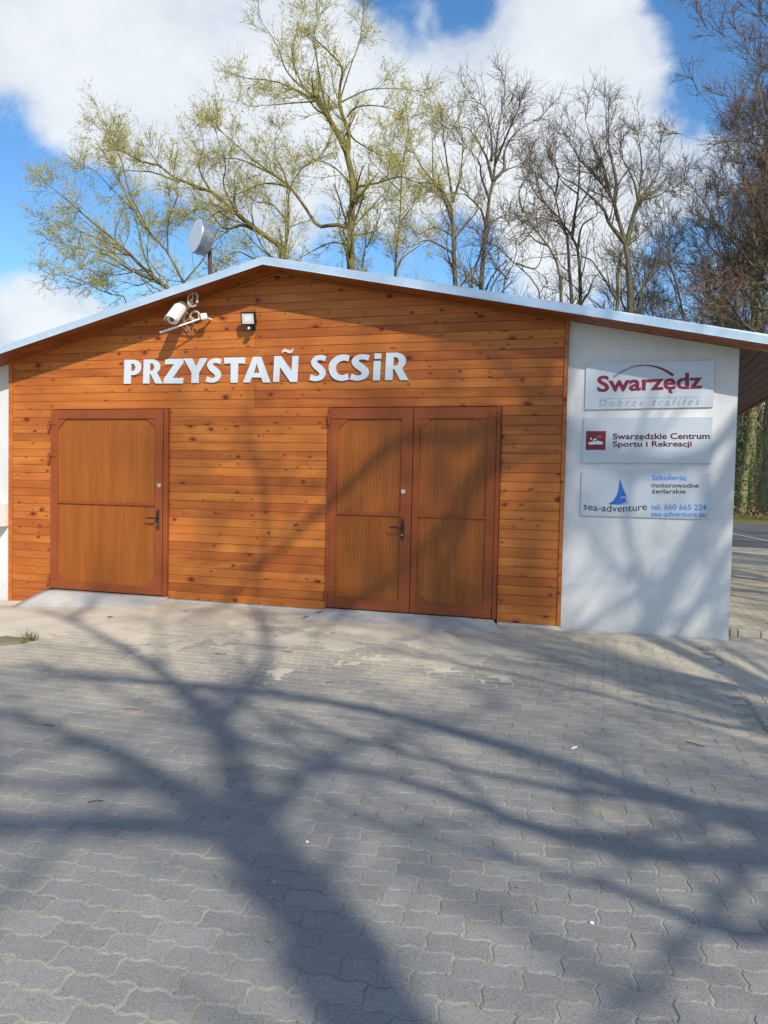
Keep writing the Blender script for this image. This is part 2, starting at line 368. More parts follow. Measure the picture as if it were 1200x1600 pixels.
class MB:
    """collects shapes of ONE object"""
    def __init__(s): s.V = []; s.F = []
    def add(s, V, F):
        b = len(s.V); s.V += [tuple(map(float, v)) for v in V]; s.F += [tuple(b+i for i in f) for f in F]
    def box(s, x0, x1, y0, y1, z0, z1, bev=0.0):
        bm = bmesh.new(); bmesh.ops.create_cube(bm, size=1.0)
        for v in bm.verts: v.co = Vector(((x0+x1)/2+v.co.x*(x1-x0), (y0+y1)/2+v.co.y*(y1-y0), (z0+z1)/2+v.co.z*(z1-z0)))
        if bev: bmesh.ops.bevel(bm, geom=list(bm.edges), offset=bev, segments=1, affect='EDGES')
        s.bm(bm)
    def bm(s, bm, M=None):
        bm.verts.index_update()
        s.add([(M @ v.co if M else v.co) for v in bm.verts], [[v.index for v in f.verts] for f in bm.faces]); bm.free()
    def prism(s, pts, y0, y1):
        """polygon of (x,z) pushed from y0 (front) to y1"""
        n = len(pts)
        V = [(x, y0, z) for x, z in pts]+[(x, y1, z) for x, z in pts]
        F = [tuple(range(n)), tuple(range(2*n-1, n-1, -1))]+[(i, i+n, (i+1) % n+n, (i+1) % n) for i in range(n)]
        s.add(V, F)
    def loft(s, rings, cap=True):
        n = len(rings[0]); b = len(s.V); V = [p for r in rings for p in r]; F = []
        for k in range(len(rings)-1):
            for i in range(n):
                j = (i+1) % n; F.append((k*n+i, k*n+j, (k+1)*n+j, (k+1)*n+i))
        if cap: F.append(tuple(range(n-1, -1, -1))); F.append(tuple((len(rings)-1)*n+i for i in range(n)))
        s.add(V, F)
    def cyl(s, a, b, r0, r1=None, n=16):
        a, b = np.asarray(a, float), np.asarray(b, float); r1 = r0 if r1 is None else r1
        t = (b-a)/np.linalg.norm(b-a); ref = np.array([0, 0, 1.0]) if abs(t[2]) < .9 else np.array([1.0, 0, 0])
        u = np.cross(t, ref); u /= np.linalg.norm(u); v = np.cross(t, u)
        an = np.arange(n)*2*math.pi/n
        ring = lambda c, r: [c+r*(math.cos(q)*u+math.sin(q)*v) for q in an]
        s.loft([ring(a, r0), ring(b, r1)])
    def turned(s, a, d, prof, n=24):
        """profile [(dist along d, radius)] turned round the axis through a"""
        a = np.asarray(a, float); d = np.asarray(d, float); d /= np.linalg.norm(d)
        ref = np.array([0, 0, 1.0]) if abs(d[2]) < .9 else np.array([1.0, 0, 0])
        u = np.cross(d, ref); u /= np.linalg.norm(u); v = np.cross(d, u); an = np.arange(n)*2*math.pi/n
        s.loft([[a+d*h+r*(math.cos(q)*u+math.sin(q)*v) for q in an] for h, r in prof])
    def tube(s, pts, r, n=6):
        P = [np.asarray(p, float) for p in pts]; rings = []
        for i, p in enumerate(P):
            t = P[min(i+1, len(P)-1)]-P[max(i-1, 0)]; t /= np.linalg.norm(t)
            ref = np.array([0.13, 0.27, 1.0]) if abs(t[2]) < .9 else np.array([1.0, 0.2, 0])
            u = np.cross(t, ref); u /= np.linalg.norm(u); v = np.cross(t, u)
            rr = r[i] if hasattr(r, '__len__') else r
            rings.append([p+rr*(math.cos(k*2*math.pi/n)*u+math.sin(k*2*math.pi/n)*v) for k in range(n)])
        s.loft(rings)
    def build(s, name, mat, parent=None, origin=None, smooth=False): return mk(name, s.V, s.F, mat, parent, origin, smooth)

def sm(x, a, b):
    t = min(1.0, max(0.0, (x-a)/(b-a))); return t*t*(3-2*t)
def fbm(x, y, s=0.0): return mnoise.fractal(Vector((x, y, s)), 1.0, 2.0, 4)

# ------------------------------------------------------------------ ground
def gz(x, y=0.0):
    """level of the paved yard: it falls away a little towards the left"""
    return -0.05 - (0.062*(-4.5-x) if x < -4.5 else 0.0)
def sheet(name, xs, ys, zf, mat, kind='structure', parent=None):
    V = [(x, y, zf(x, y)) for y in ys for x in xs]; nx = len(xs)
    F = [(j*nx+i, j*nx+i+1, (j+1)*nx+i+1, (j+1)*nx+i) for j in range(len(ys)-1) for i in range(nx-1)]
    o = mk(name, V, F, mat, parent, origin=(0, 0, 0) if parent is None else None, smooth=True)
    if kind: o['kind'] = kind
    return o
lin = lambda a, b, n: [a+(b-a)*i/(n-1) for i in range(n)]
def terrain(x, y):
    z = -0.45
    if y > 34: z += 0.4+0.045*(y-34)+0.25*fbm(x*0.15, y*0.15)*sm(y, 34, 40)
    return z
sheet('ground', [-600, -250, -120]+lin(-70, 90, 60)+[140, 260, 600], [-400, -200, -80, -40, -14]+lin(0, 100, 50)+[160, 300, 600], terrain, 'leaf_litter')
pav = sheet('pavement', lin(-10, 0.93, 60), lin(-14, 0.03, 60), lambda x, y: gz(x)-0.0032, 'joint_sand')
pav2 = sheet('side_pavement', lin(0.932, 9.0, 20), lin(-14, 0.30, 40), lambda x, y: -0.0537, 'joint_sand')

# wavy concrete paving blocks, 20 x 10 cm, rows parallel to the front
PA = 0.0065
def wav(t):                                     # period 1
    t %= 1.0
    if t < .1 or t >= .9: return (t if t < .1 else t-1)/.1*-PA
    if t < .4: return -PA
    if t < .6: return -PA+(t-.4)/.2*2*PA
    return PA
def paver_outline(x0, y0, g=0.0033):
    L, H = 0.2, 0.1; P = []
    ph = [0.0, .1, .4, .6, .9, 1.1, 1.4, 1.6, 1.9, 2.0]
    sx = lambda t: 0.007*math.sin(2*math.pi*t)
    for p in ph: P.append((x0+min(max(p*0.1, g), L-g), y0+wav(p)+g))
    for t in (.25, .5, .75): P.append((x0+L+sx(t)-g, y0+H*t))
    for p in reversed(ph): P.append((x0+min(max(p*0.1, g), L-g), y0+H+wav(p)-g))
    for t in (.75, .5, .25): P.append((x0+sx(t)+g, y0+H*t))
    return P
def paver_geo(x0, y0, rot=False):
    P = paver_outline(x0, y0); cx, cy = x0+0.1, y0+0.05; n = len(P)
    def inset(k): return [(cx+(x-cx)*(1-k*0.10), cy+(y-cy)*(1-k*0.2)) for x, y in P]
    top = inset(0.28)
    V = [(x, y, -0.001) for x, y in inset(0.0)]
    V = [(x, y, -0.009) for x, y in P]+[(x, y, -0.0022) for x, y in inset(0.06)]+[(x, y, 0.0) for x, y in top]
    F = [(i, (i+1) % n, n+(i+1) % n, n+i) for i in range(n)]+[(n+i, n+(i+1) % n, 2*n+(i+1) % n, 2*n+i) for i in range(n)]+[tuple(range(2*n, 3*n))]
    if rot: V = [(-(y-cy)+cx, (x-cx)+cy, z) for x, y, z in V]
    return V, F
cells = []
for j in range(-76, 0):
    y0 = -0.01+0.1*j+0.0
    xs0 = 0.116 if (j % 2 == 0) else 0.016       # running bond
    for i in range(-32, 5):
        x0 = xs0+0.2*i
        if x0+0.2 > 0.925 or x0 < -6.3: continue
        if y0 < -7.3 and abs(x0+0.5) > 2: pass
        cells.append((x0, y0))
pc = []
for x0, y0 in cells:
    px, py, f = project((x0+.1, y0+.05, -0.05))
    ins = f > 0.3 and -15 < px < 1215 and 900 < py < 1625
    pc.append((f if ins else 1e9, x0, y0, f))
pc.sort()
near = pc[:300]; rest = pc[300:]
V0, F0 = paver_geo(-0.1, -0.05)
pm = bpy.data.meshes.new('paver'); pm.from_pydata(V0, [], F0); pm.materials.append(MATS['paver_concrete']); pm.update()
rp = random.Random(5)
for f, x0, y0, _ in near:
    o = bpy.data.objects.new('paver', pm)
    link(o, pav, (x0+.1, y0+.05, gz(x0+.1)+rp.uniform(-.0012, .0012)))
    o.rotation_euler = (rp.uniform(-.006, .006), rp.uniform(-.004, .004), rp.uniform(-.004, .004))
mb = MB()
for f, x0, y0, _ in rest:
    V, F = paver_geo(x0, y0); zz = gz(x0+.1)+rp.uniform(-.0012, .0012); a, b = rp.uniform(-.006, .006), rp.uniform(-.004, .004)
    mb.add([(x, y, z+zz+(y-y0-.05)*a+(x-x0-.1)*b) for x, y, z in V], F)
put(mb.build('paver_field', 'paver_concrete', pav), kind='stuff')
mb = MB()
for i in range(0, 22):
    for j in range(-38, 2):
        x0, y0 = 0.99+0.1*i-0.05, 0.0+0.2*j+(0.1 if i % 2 else 0.0)
        if y0 > 0.08 or y0 < -5.5: continue
        V, F = paver_geo(x0-0.05, y0+0.05, True); zz = -0.05+rp.uniform(-.0015, .0015)
        mb.add([(x, y, z+zz) for x, y, z in V], F)
put(mb.build('paver_field', 'paver_concrete', pav2), kind='stuff')

# drifted sand over the paving near the building
ga, gb = G(33, 1007, -0.06), G(200, 958, -0.06)
dn = np.array([-(gb-ga)[1], (gb-ga)[0]]); dn /= np.linalg.norm(dn)
def sandh(x, y):
    n = fbm(x*1.3, y*1.3, 3.3); n2 = fbm(x*7, y*4, 9.1)
    s = (np.array([x, y])-ga[:2])@dn
    bias = -0.0108+0.0125*sm(y, -4.4, -0.9)*(1-.55*sm(x, -1.2, .3))+0.010*sm(s, -0.12, 0.22)+0.006*sm(y, -0.5, 0.0)+0.003*sm(x, 0.1, 1.2)
    return gz(x)+max(-0.016, bias+0.0045*n+0.0022*n2)
sheet('drifted_sand', lin(-8.0, 3.0, 260), lin(-5.4, 0.025, 150), sandh, 'sand', kind='stuff')
# dry soil strip at the left edge
sp_ = [G(-40, 1012, -.05), G(-40, 990, -.05), G(10, 990, -.05), G(56, 1000, -.05), G(30, 1006, -.05)]
V = []; F = []
cen = np.mean(sp_, 0); ring = []
for k in range(40):
    a = k/40*len(sp_); i = int(a) % len(sp_); t = a-int(a); ring.append(sp_[i]*(1-t)+sp_[(i+1) % len(sp_)]*t)
V = [(*(cen+(p-cen)*s_)[:2], gz(p[0])+h) for s_, h in ((1.0, -0.02), (.93, .012), (.7, .022), (.3, .03)) for p in ring]
F = [(k*40+i, k*40+(i+1) % 40, (k+1)*40+(i+1) % 40, (k+1)*40+i) for k in range(3) for i in range(40)]+[tuple(range(120, 160))]
V = [(x, y, z+0.008*fbm(x*9, y*9, 1)) for x, y, z in V]
put(mk('soil_patch', V, F, 'soil', smooth=True), kind='structure')

# raised yard at the side, its edging stones, and the road
def forecourt():
    t = newmat('yard_paving'); co = worldco(t)
    br = t.n('ShaderNodeTexBrick', i_Scale=1.0, i_Mortar_Size=0.006, i_Bias=0.0, i_Brick_Width=0.2, i_Row_Height=0.1)
    br.inputs['Color1'].default_value = (0.40, 0.355, 0.27, 1); br.inputs['Color2'].default_value = (0.47, 0.42, 0.33, 1); br.inputs['Mortar'].default_value = (0.2, 0.17, 0.12, 1)
    t.set(br.inputs['Vector'], co)
    n1 = t.noise(co, 0.8, 5.0, 0.6); n2 = t.noise(co, 120.0, 3.0, 0.7)
    c = t.mix(t.step(n1, 0.4, 0.7, 0.0, 0.6), br.outputs['Color'], (0.40, 0.36, 0.28))
    c = t.mix(t.step(n2, 0.5, 0.7, 0.0, 0.4), c, (0.2, 0.18, 0.15))
    finish(t, c, 0.92, t.math('SUBTRACT', n2, t.math('MULTIPLY', br.outputs['Fac'], 0.8)), 0.5, 0.004, spec=0.2)
forecourt()
sheet('side_yard', lin(1.12, 40, 30), lin(0.40, 13.2, 20), lambda x, y: -0.004-0.006*y, 'yard_paving')
sheet('road', lin(-40, 80, 40), lin(13.2, 34.2, 12), lambda x, y: -0.083-0.010*(y-13.2), 'asphalt')
mb = MB()
e0, e1 = np.array([4.78, 13.3]), np.array([4.05, 23.0])
nn = 10
mb.loft([[(p[0]-.06, p[1], z0), (p[0]+.06, p[1], z0), (p[0]+.06, p[1], z1), (p[0]-.06, p[1], z1)] for p, z0, z1 in
         [(e0+(e1-e0)*k/nn, -0.2-0.010*k, -0.069-0.0103*k) for k in range(nn+1)]])
put(mb.build('road_edge', 'kerb_concrete'), kind='structure')
kr = thing('kerb', (1.6, 0.36, -0.06), 'low row of grey edging stones beside the white wall corner', 'kerb')
x = 1.165
for k in range(14):
    L = 0.2 if k else 0.07
    mb = MB(); mb.box(x+.003, x+L-.003, 0.305, 0.40, -0.12, 0.006+rp.uniform(-.003, .003), 0.006)
    mb.build('kerb_stone', 'kerb_concrete', kr); x += L

# ------------------------------------------------------------------ boathouse
XL, XR = -6.876, -0.395                         # wood cladding
XC = float(W(1147, 770, .04)[0])                # white corner
XE, XLE, XW = 1.84, -8.55, -8.05                # eaves right / left, left wall end
RX, RZ = -3.44, 3.530                           # ridge of the soffit
SL, SR = 0.252, 0.201                           # slopes left / right
YF, YB = -0.32, 9.2
def zs(x): return RZ-(RX-x)*SL if x < RX else RZ-(x-RX)*SR
bh = thing('boathouse', ((XL+XC)/2, 0, -0.05), 'low gabled boathouse with orange pine front and white plastered sides', 'building')
mb = MB()
mb.prism([(XR+.002, -0.3), (XC, -0.3), (XC, zs(XC)+.012), (XR+.002, zs(XR)+.012)], 0.04, 0.30)
mb.box(XC-.28, XC-.0005, 0.30, YB-.2, -0.3, zs(XC)+.01)
mb.prism([(XW, -0.45), (XL-.002, -0.45), (XL-.002, zs(XL)+.012), (XW, zs(XW)+.012)], 0.04, 0.30)
mb.box(XW, XW+.28, 0.30, YB-.2, -0.45, zs(XW)+.01)
mb.prism([(XW, -0.3), (XC, -0.3), (XC, zs(XC)+.01), (RX, RZ+.01), (XW, zs(XW)+.01)], YB-.2, YB)
mb.build('plaster_wall', 'plaster', bh)
DOORS = [(float(W(81, 780)[0]), float(W(264, 780)[0])), (float(W(511.5, 790)[0]), float(W(780, 800)[0]))]
ZT = 2.10
cw = MB()
cw.prism([(XL, -0.3), (XR, -0.3), (XR, zs(XR)+.01), (RX, RZ+.01), (XL, zs(XL)+.01)], 0.021, 0.16)
wallp = cw.build('pine_cladding', 'dark_void', bh)
# boards
PITCH = 0.0926
Z0 = float(W(30, 762.2)[2]) - 12*PITCH
def xlim(z):
    l, r = XL+0.058, XR-0.034
    zc = z-0.012
    if zc > zs(l): l = RX-(RZ-zc)/SL
    if zc > zs(r): r = RX+(RZ-zc)/SR
    return min(l, RX), max(r, RX)
def board(xa, xb, z0, z1, cutL, cutR, dy):
    c = 0.0045; g = 0.0008
    sec = [(0.0195, z0+g), (c+dy, z0+g), (dy, z0+c+g), (dy, z1-c-g), (c+dy, z1-g), (0.0195, z1-g)]
    V = []
    for side in (0, 1):
        for y, z in sec:
            l, r = xlim(z)
            x = (max(xa, l) if cutL else xa) if side == 0 else (min(xb, r) if cutR else xb)
            V.append((x, y, z))
    F = [tuple(range(5, -1, -1)), tuple(range(6, 12))]+[(i, (i+1) % 6, 6+(i+1) % 6, 6+i) for i in range(6)]
    mk('board', V, F, 'pine_board', wallp, origin=((xa+xb)/2, 0.01, (z0+z1)/2))
rb = random.Random(11)
JX = float(W(398.5, 560)[0])
k = -int((Z0+.24)/PITCH)
while True:
    z0 = Z0+k*PITCH; z1 = z0+PITCH; k += 1
    if z0 > RZ: break
    if z1 > RZ-.01: z1 = RZ-.012
    if z1-z0 < .03: break
    (la, ra), (lb, rb_) = xlim(z0), xlim(z1)
    dy = lambda: rb.uniform(-.0012, .0012)
    if z1 < ZT+0.02:
        for a, b in ((XL+.058, DOORS[0][0]-.004), (DOORS[0][1]+.004, DOORS[1][0]-.004), (DOORS[1][1]+.004, XR-.034)):
            board(a, b, z0, z1, False, False, dy())
    else:
        lo = max(z0, ZT+.004) if z0 < ZT else z0
        j = JX+rb.uniform(-.002, .002)
        board(la, j-.0015, lo, z1, True, False, dy()); board(j+.0015, ra, lo, z1, False, True, dy())
# corner boards and plinth
mb = MB(); mb.prism([(XL, -0.25), (XL+.055, -0.25), (XL+.055, zs(XL+.055)+.008), (XL, zs(XL)+.008)], -0.010, 0.0205); mb.build('corner_trim', 'pine_board', wallp)
mb = MB(); mb.prism([(XR-.031, -0.02), (XR, -0.02), (XR, zs(XR)+.008), (XR-.031, zs(XR-.031)+.008)], -0.012, 0.0205); mb.build('corner_trim', 'pine_board', wallp)
for a, b in ((DOORS[0][1]+.01, DOORS[1][0]-.01), (DOORS[1][1]+.01, XR-.002)):
    mb = MB(); mb.box(a, b, -0.026, 0.0195, -0.2, -0.022, 0.003); mb.build('plinth', 'ramp_concrete', bh)

# roof, verge flashing, soffits
TH = 0.078
mb = MB()
a = [(XLE, YF+.012), (RX, YF+.012), (XE, YF+.012)]
for xa, xb in ((XLE, RX), (RX, XE)):
    mb.add([(xa, YF+.014, zs(xa)+.0175), (xb, YF+.014, zs(xb)+.0175), (xb, YB+.3, zs(xb)+.0175), (xa, YB+.3, zs(xa)+.0175),
            (xa, YF+.014, zs(xa)+TH), (xb, YF+.014, zs(xb)+TH), (xb, YB+.3, zs(xb)+TH), (xa, YB+.3, zs(xa)+TH)],
           [(0, 1, 5, 4), (1, 2, 6, 5), (2, 3, 7, 6), (3, 0, 4, 7), (0, 3, 2, 1), (4, 5, 6, 7)])
roof = mb.build('roof', 'roof_sheet', bh)
def flash(xa, xb, dy, hl=.012):
    pr = lambda x: [(x, YF+.16, zs(x)+TH+.012), (x, YF-.006-dy, zs(x)+TH+.010), (x, YF-.012-dy, zs(x)+TH-.004), (x, YF-.010-dy, zs(x)+hl), (x, YF-.020-dy, zs(x)+hl-.010),
                    (x, YF-.018-dy, zs(x)+hl-.012), (x, YF-.006-dy, zs(x)+hl), (x, YF-.008-dy, zs(x)+TH-.006), (x, YF-.004-dy, zs(x)+TH+.006), (x, YF+.16, zs(x)+TH+.008)]
    m = MB(); m.loft([pr(xa), pr(xb)]); m.build('verge_flashing', 'flashing', roof)
for i, (xa, xb) in enumerate(((XLE, -6.9), (-6.93, -5.1), (-5.13, RX+.001))): flash(xa, xb, .0015*(i % 2), 0.012)
for i, (xa, xb) in enumerate(((RX-.001, -2.0), (-2.03, -0.2), (-0.23, XE))): flash(xa, xb, .0015*(i % 2), 0.012)
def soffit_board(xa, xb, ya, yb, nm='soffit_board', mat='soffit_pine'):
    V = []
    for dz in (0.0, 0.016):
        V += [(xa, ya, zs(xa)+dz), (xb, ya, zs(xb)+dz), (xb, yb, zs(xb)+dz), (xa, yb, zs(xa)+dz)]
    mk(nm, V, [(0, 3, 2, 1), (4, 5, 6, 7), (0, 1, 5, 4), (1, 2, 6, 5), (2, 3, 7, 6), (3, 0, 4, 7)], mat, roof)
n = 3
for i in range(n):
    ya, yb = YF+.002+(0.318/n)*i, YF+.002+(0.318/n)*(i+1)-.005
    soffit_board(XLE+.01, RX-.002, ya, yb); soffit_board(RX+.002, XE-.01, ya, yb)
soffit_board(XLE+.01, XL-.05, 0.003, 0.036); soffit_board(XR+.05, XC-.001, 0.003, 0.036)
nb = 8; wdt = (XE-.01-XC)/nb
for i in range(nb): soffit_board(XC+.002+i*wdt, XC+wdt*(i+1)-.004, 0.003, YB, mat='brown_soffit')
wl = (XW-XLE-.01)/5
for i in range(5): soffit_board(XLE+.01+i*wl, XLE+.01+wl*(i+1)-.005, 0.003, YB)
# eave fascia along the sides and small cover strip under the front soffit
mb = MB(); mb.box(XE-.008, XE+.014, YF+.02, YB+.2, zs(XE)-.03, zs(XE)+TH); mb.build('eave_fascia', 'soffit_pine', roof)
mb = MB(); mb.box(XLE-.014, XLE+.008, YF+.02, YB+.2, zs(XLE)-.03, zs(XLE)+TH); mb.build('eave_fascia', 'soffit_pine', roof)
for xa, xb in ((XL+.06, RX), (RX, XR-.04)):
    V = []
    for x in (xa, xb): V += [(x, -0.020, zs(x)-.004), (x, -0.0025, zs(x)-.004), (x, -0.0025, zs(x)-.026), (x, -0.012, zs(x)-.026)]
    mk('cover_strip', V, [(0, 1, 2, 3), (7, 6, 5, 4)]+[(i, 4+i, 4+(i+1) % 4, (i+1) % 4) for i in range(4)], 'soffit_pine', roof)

# ------------------------------------------------------------------ doors
def leaf(door, x0, x1, z0, z1, sl, sr, tr, br_, mid, hinges, lock=None, handle=None, gus=(1, 1, 1, 1)):
    yf, yp = -0.030, -0.008
    fr = MB()
    fr.box(x0, x0+sl, yf, .018, z0, z1, .003); fr.box(x1-sr, x1, yf, .018, z0, z1, .003)
    fr.box(x0+sl, x1-sr, yf+.0012, .018, z1-tr, z1-.0006, .003); fr.box(x0+sl, x1-sr, yf+.0012, .018, z0+.0006, z0+br_, .003)
    fo = fr.build('frame', 'door_paint', door)
    mr = MB(); mr.box(x0+sl, x1-sr, yf+.006, .015, mid-.016, mid+.016, .002); mr.build('middle_rail', 'door_paint', door)
    gsz = 0.115; xa, xb, za, zb = x0+sl, x1-sr, z0+br_, z1-tr
    for on, (cx, sx), (cz, sz) in zip(gus, ((xa, 1), (xb, -1), (xa, 1), (xb, -1)), ((zb, -1), (zb, -1), (za, 1), (za, 1))):
        if not on: continue
        pts = [(cx, cz), (cx+sx*gsz, cz), (cx, cz+sz*gsz)]
        if sx*sz < 0: pts = pts[::-1]
        m = MB(); m.prism(pts, yf+.010, yp+.004); m.build('corner_plate', 'door_paint', door)
    # ribbed panels above and below the middle rail
    for pa, pb in ((za, mid-.016), (mid+.016, zb)):
        xs, ys = [], []; pitch = 0.0155; x = xa-.004
        while x < xb:
            xs += [x, x+.0105, x+.0125, x+.0140]; ys += [yp, yp, yp+.0052, yp+.0052]; x += pitch
        xs.append(xb+.004); ys.append(yp); m = len(xs)
        V = [(xx, yy, z) for z in (pa-.004, pb+.004) for xx, yy in zip(xs, ys)]
        mk('panel', V, [(i, i+1, m+i+1, m+i) for i in range(m-1)], 'door_laminate', door)
    for side, hz in hinges:
        hx = x0 if side < 0 else x1
        h = thing('hinge', (hx, yf-.01, hz), parent=door) if False else None
        m = MB(); m.cyl((hx+side*.016, yf-.010, hz-.055), (hx+side*.016, yf-.010, hz+.055), .013, n=12)
        a, b = sorted((hx+side*.014, hx-side*.085)); m.box(a, b, yf-.008, yf-.0005, hz+.008, hz+.05, .002)
        a, b = sorted((hx+side*.014, hx+side*.04)); m.box(a, b, yf-.002, 0.004, hz-.05, hz-.008, .002)
        m.build('hinge', 'door_paint', door, smooth=False)
    if lock:
        lx, lz = lock; m = MB(); m.turned((lx, yf, lz), (0, -1, 0), [(0, .026), (.010, .026), (.014, .022), (.014, .012), (.019, .011), (.019, .0005)], 20)
        lo = m.build('lock', 'chrome', door); m = MB(); m.box(lx-.002, lx+.002, yf-.0205, yf-.0192, lz-.008, lz+.006); m.build('keyhole', 'ink_black', lo)
    if handle:
        hx, hz = handle
        m = MB(); m.box(hx-.018, hx+.018, yf-.009, yf+.0004, hz-.115, hz+.115, .004); hp = m.build('handle_plate', 'handle_metal', door)
        m = MB(); m.tube([(hx, yf-.006, hz+.02), (hx, yf-.045, hz+.02), (hx-.015, yf-.055, hz+.021), (hx-.06, yf-.057, hz+.023), (hx-.115, yf-.050, hz+.020), (hx-.122, yf-.038, hz+.019)],
                         [.010, .010, .010, .009, .008, .007], 10); m.build('lever', 'handle_metal', hp, smooth=True)
        m = MB(); m.turned((hx, yf-.008, hz-.055), (0, -1, 0), [(0, .009), (.006, .008), (.006, .0005)], 12); m.build('key_cylinder', 'chrome', hp)
        m = MB()
        for sz in (-.10, .10): m.turned((hx, yf-.0085, hz+sz), (0, -1, 0), [(0, .005), (.003, .004), (.003, .0004)], 8)
        m.build('screw', 'chrome', hp)
zin = lambda px, py: float(W(px, py)[2])
xin = lambda px, py: float(W(px, py)[0])
xa, xb = DOORS[0]
d1 = thing('door', ((xa+xb)/2, -.01, 0), parent=bh); d1['label'] = 'single brown door on the left of the pine front'
mb = MB(); mb.box(xb-.055, xb-.002, -.034, .019, .004, ZT+.002, .003); mb.build('jamb', 'door_paint', d1)
leaf(d1, xa+.003, xb-.068, .012, ZT, .092, .095, .105, .085, zin(170, 786.5), [(-1, 1.92), (-1, 1.55), (-1, .12)],
     lock=(xin(251, 758.5), zin(251, 758.5)), handle=(xin(249, 812), zin(249, 812)))
xa, xb = DOORS[1]; xm = xin(644, 800)
d2 = thing('door', ((xa+xb)/2, -.01, 0), parent=bh); d2['label'] = 'double brown door with two ribbed leaves'
mb = MB(); mb.box(xb-.042, xb-.002, -.036, .019, .004, ZT+.006, .003); mb.build('jamb', 'door_paint', d2); mb = MB(); mb.box(xa+.002, xa+.03, -.026, .019, .004, ZT+.003, .003); mb.build('jamb', 'door_paint', d2)
leaf(d2, xa+.032, xm-.004, .012, ZT, .075, .115, .115, .11, zin(640, 805), [(-1, 1.98), (-1, .17)],
     lock=(xin(631.5, 768), zin(631.5, 768)), handle=(xin(630, 827), zin(630, 827)), gus=(1, 0, 0, 0))
leaf(d2, xm+.003, xb-.045, .012, ZT, .062, .085, .115, .11, zin(700, 807), [(1, 1.99), (1, .10)], gus=(1, 1, 1, 1))

# ramps
xa, xb = DOORS[0]
xt = [xa-.03, xb+.05]
mb = MB()
def ramp(xa, xb, depth, flare, ztop, mat, name, par=None):
    m = MB(); g = lambda x: gz(x)-.004
    nx, ny = 16, 6; V = []
    for j in range(ny+1):
        t = j/ny
        for i in range(nx+1):
            s = i/nx; x = xa-flare*t+(xb-xa+2*flare*t)*s; y = -.012-depth*t
            z = ztop+(g(x)-ztop)*t**1.15
            V.append((x, y, z+.003*fbm(x*5, y*5, 2)*(0.2+t*(1-t)*3)))
    F = [(j*(nx+1)+i, j*(nx+1)+i+1, (j+1)*(nx+1)+i+1, (j+1)*(nx+1)+i) for j in range(ny) for i in range(nx)]
    F = [f[::-1] for f in F]
    b = len(V)
    for i in range(nx+1): V.append((xa+(xb-xa)*i/nx, -.012, -.35))
    for j in range(ny+1):
        t = j/ny; V.append((xa-flare*t, -.012-depth*t, -.35))
    for j in range(ny+1):
        t = j/ny; V.append((xb+flare*t, -.012-depth*t, -.35))
    F += [(i, i+1, b+i+1, b+i) for i in range(nx)]
    bl = b+nx+1; br2 = bl+ny+1
    F += [(j*(nx+1), (j+1)*(nx+1), bl+j+1, bl+j)[::-1] for j in range(ny)]+[(j*(nx+1)+nx, (j+1)*(nx+1)+nx, br2+j+1, br2+j) for j in range(ny)]
    m.add(V, F); return m
r1 = ramp(xa-.02, xb+.02, .50, .13, 0.004, 'ramp_concrete', 'ramp').build('door_ramp', 'ramp_concrete', smooth=True)
put(r1, 'smooth pale concrete ramp in front of the single door', 'ramp')
xa, xb = DOORS[1]
r2 = ramp(xa+.02, xb-.03, .42, .14, -0.006, 'ramp_concrete', 'ramp').build('door_ramp', 'joint_sand', smooth=True)
put(r2, 'ramp of small pale paving setts in front of the double door', 'ramp')
rr = random.Random(3); rows = 4; dep = .42
for j in range(rows):
    t0, t1 = j/rows, (j+1)/rows; n_ = 17
    for i in range(n_):
        o = 0.5*(j % 2)/n_; V = []
        for zz in (-.02, .006):
            for t, s in ((t0, i/n_+o), (t0, (i+1)/n_+o), (t1, (i+1)/n_+o), (t1, i/n_+o)):
                s = min(s, 1.0); gapx = .0022/2.0*(1 if s > i/n_+o+.01 else -1)
                fl = .14*t; x = (xa+.02-fl)+(xb-.05-xa+2*fl)*s-gapx; y = -.012-dep*t-(.002 if t == t0 else -.002)
                z = -0.006+(gz(x)-.004+.006)*t**1.15
                V.append((x, y, z+zz+(rr.uniform(-.0015, .0015) if zz > 0 else 0)))
        if V[1][0]-V[0][0] < .02: continue
        mk('sett', V, [(4, 7, 6, 5), (0, 1, 5, 4), (1, 2, 6, 5), (2, 3, 7, 6), (3, 0, 4, 7)], 'ramp_concrete', r2)

# white box on the wall left of the cladding
cb = thing('meter_box', (XL-.35, .0, float(W(12, 824)[2])), 'white box jutting from the plaster left of the pine front', 'box')
z0b, z1b = float(W(12, 824, -.12)[2]), float(W(12, 787, -.12)[2])
mb = MB(); mb.box(XL-.75, XL-.03, -.13, .0385, z0b, z1b, .006); mb.build('casing', 'white_plastic', cb)
mb = MB(); mb.turned((XL-.075, -.129, (z0b+z1b)/2+.03), (0, -1, 0), [(0, .009), (.004, .008), (.004, .0005)], 10); mb.build('lock', 'ink_grey', cb)

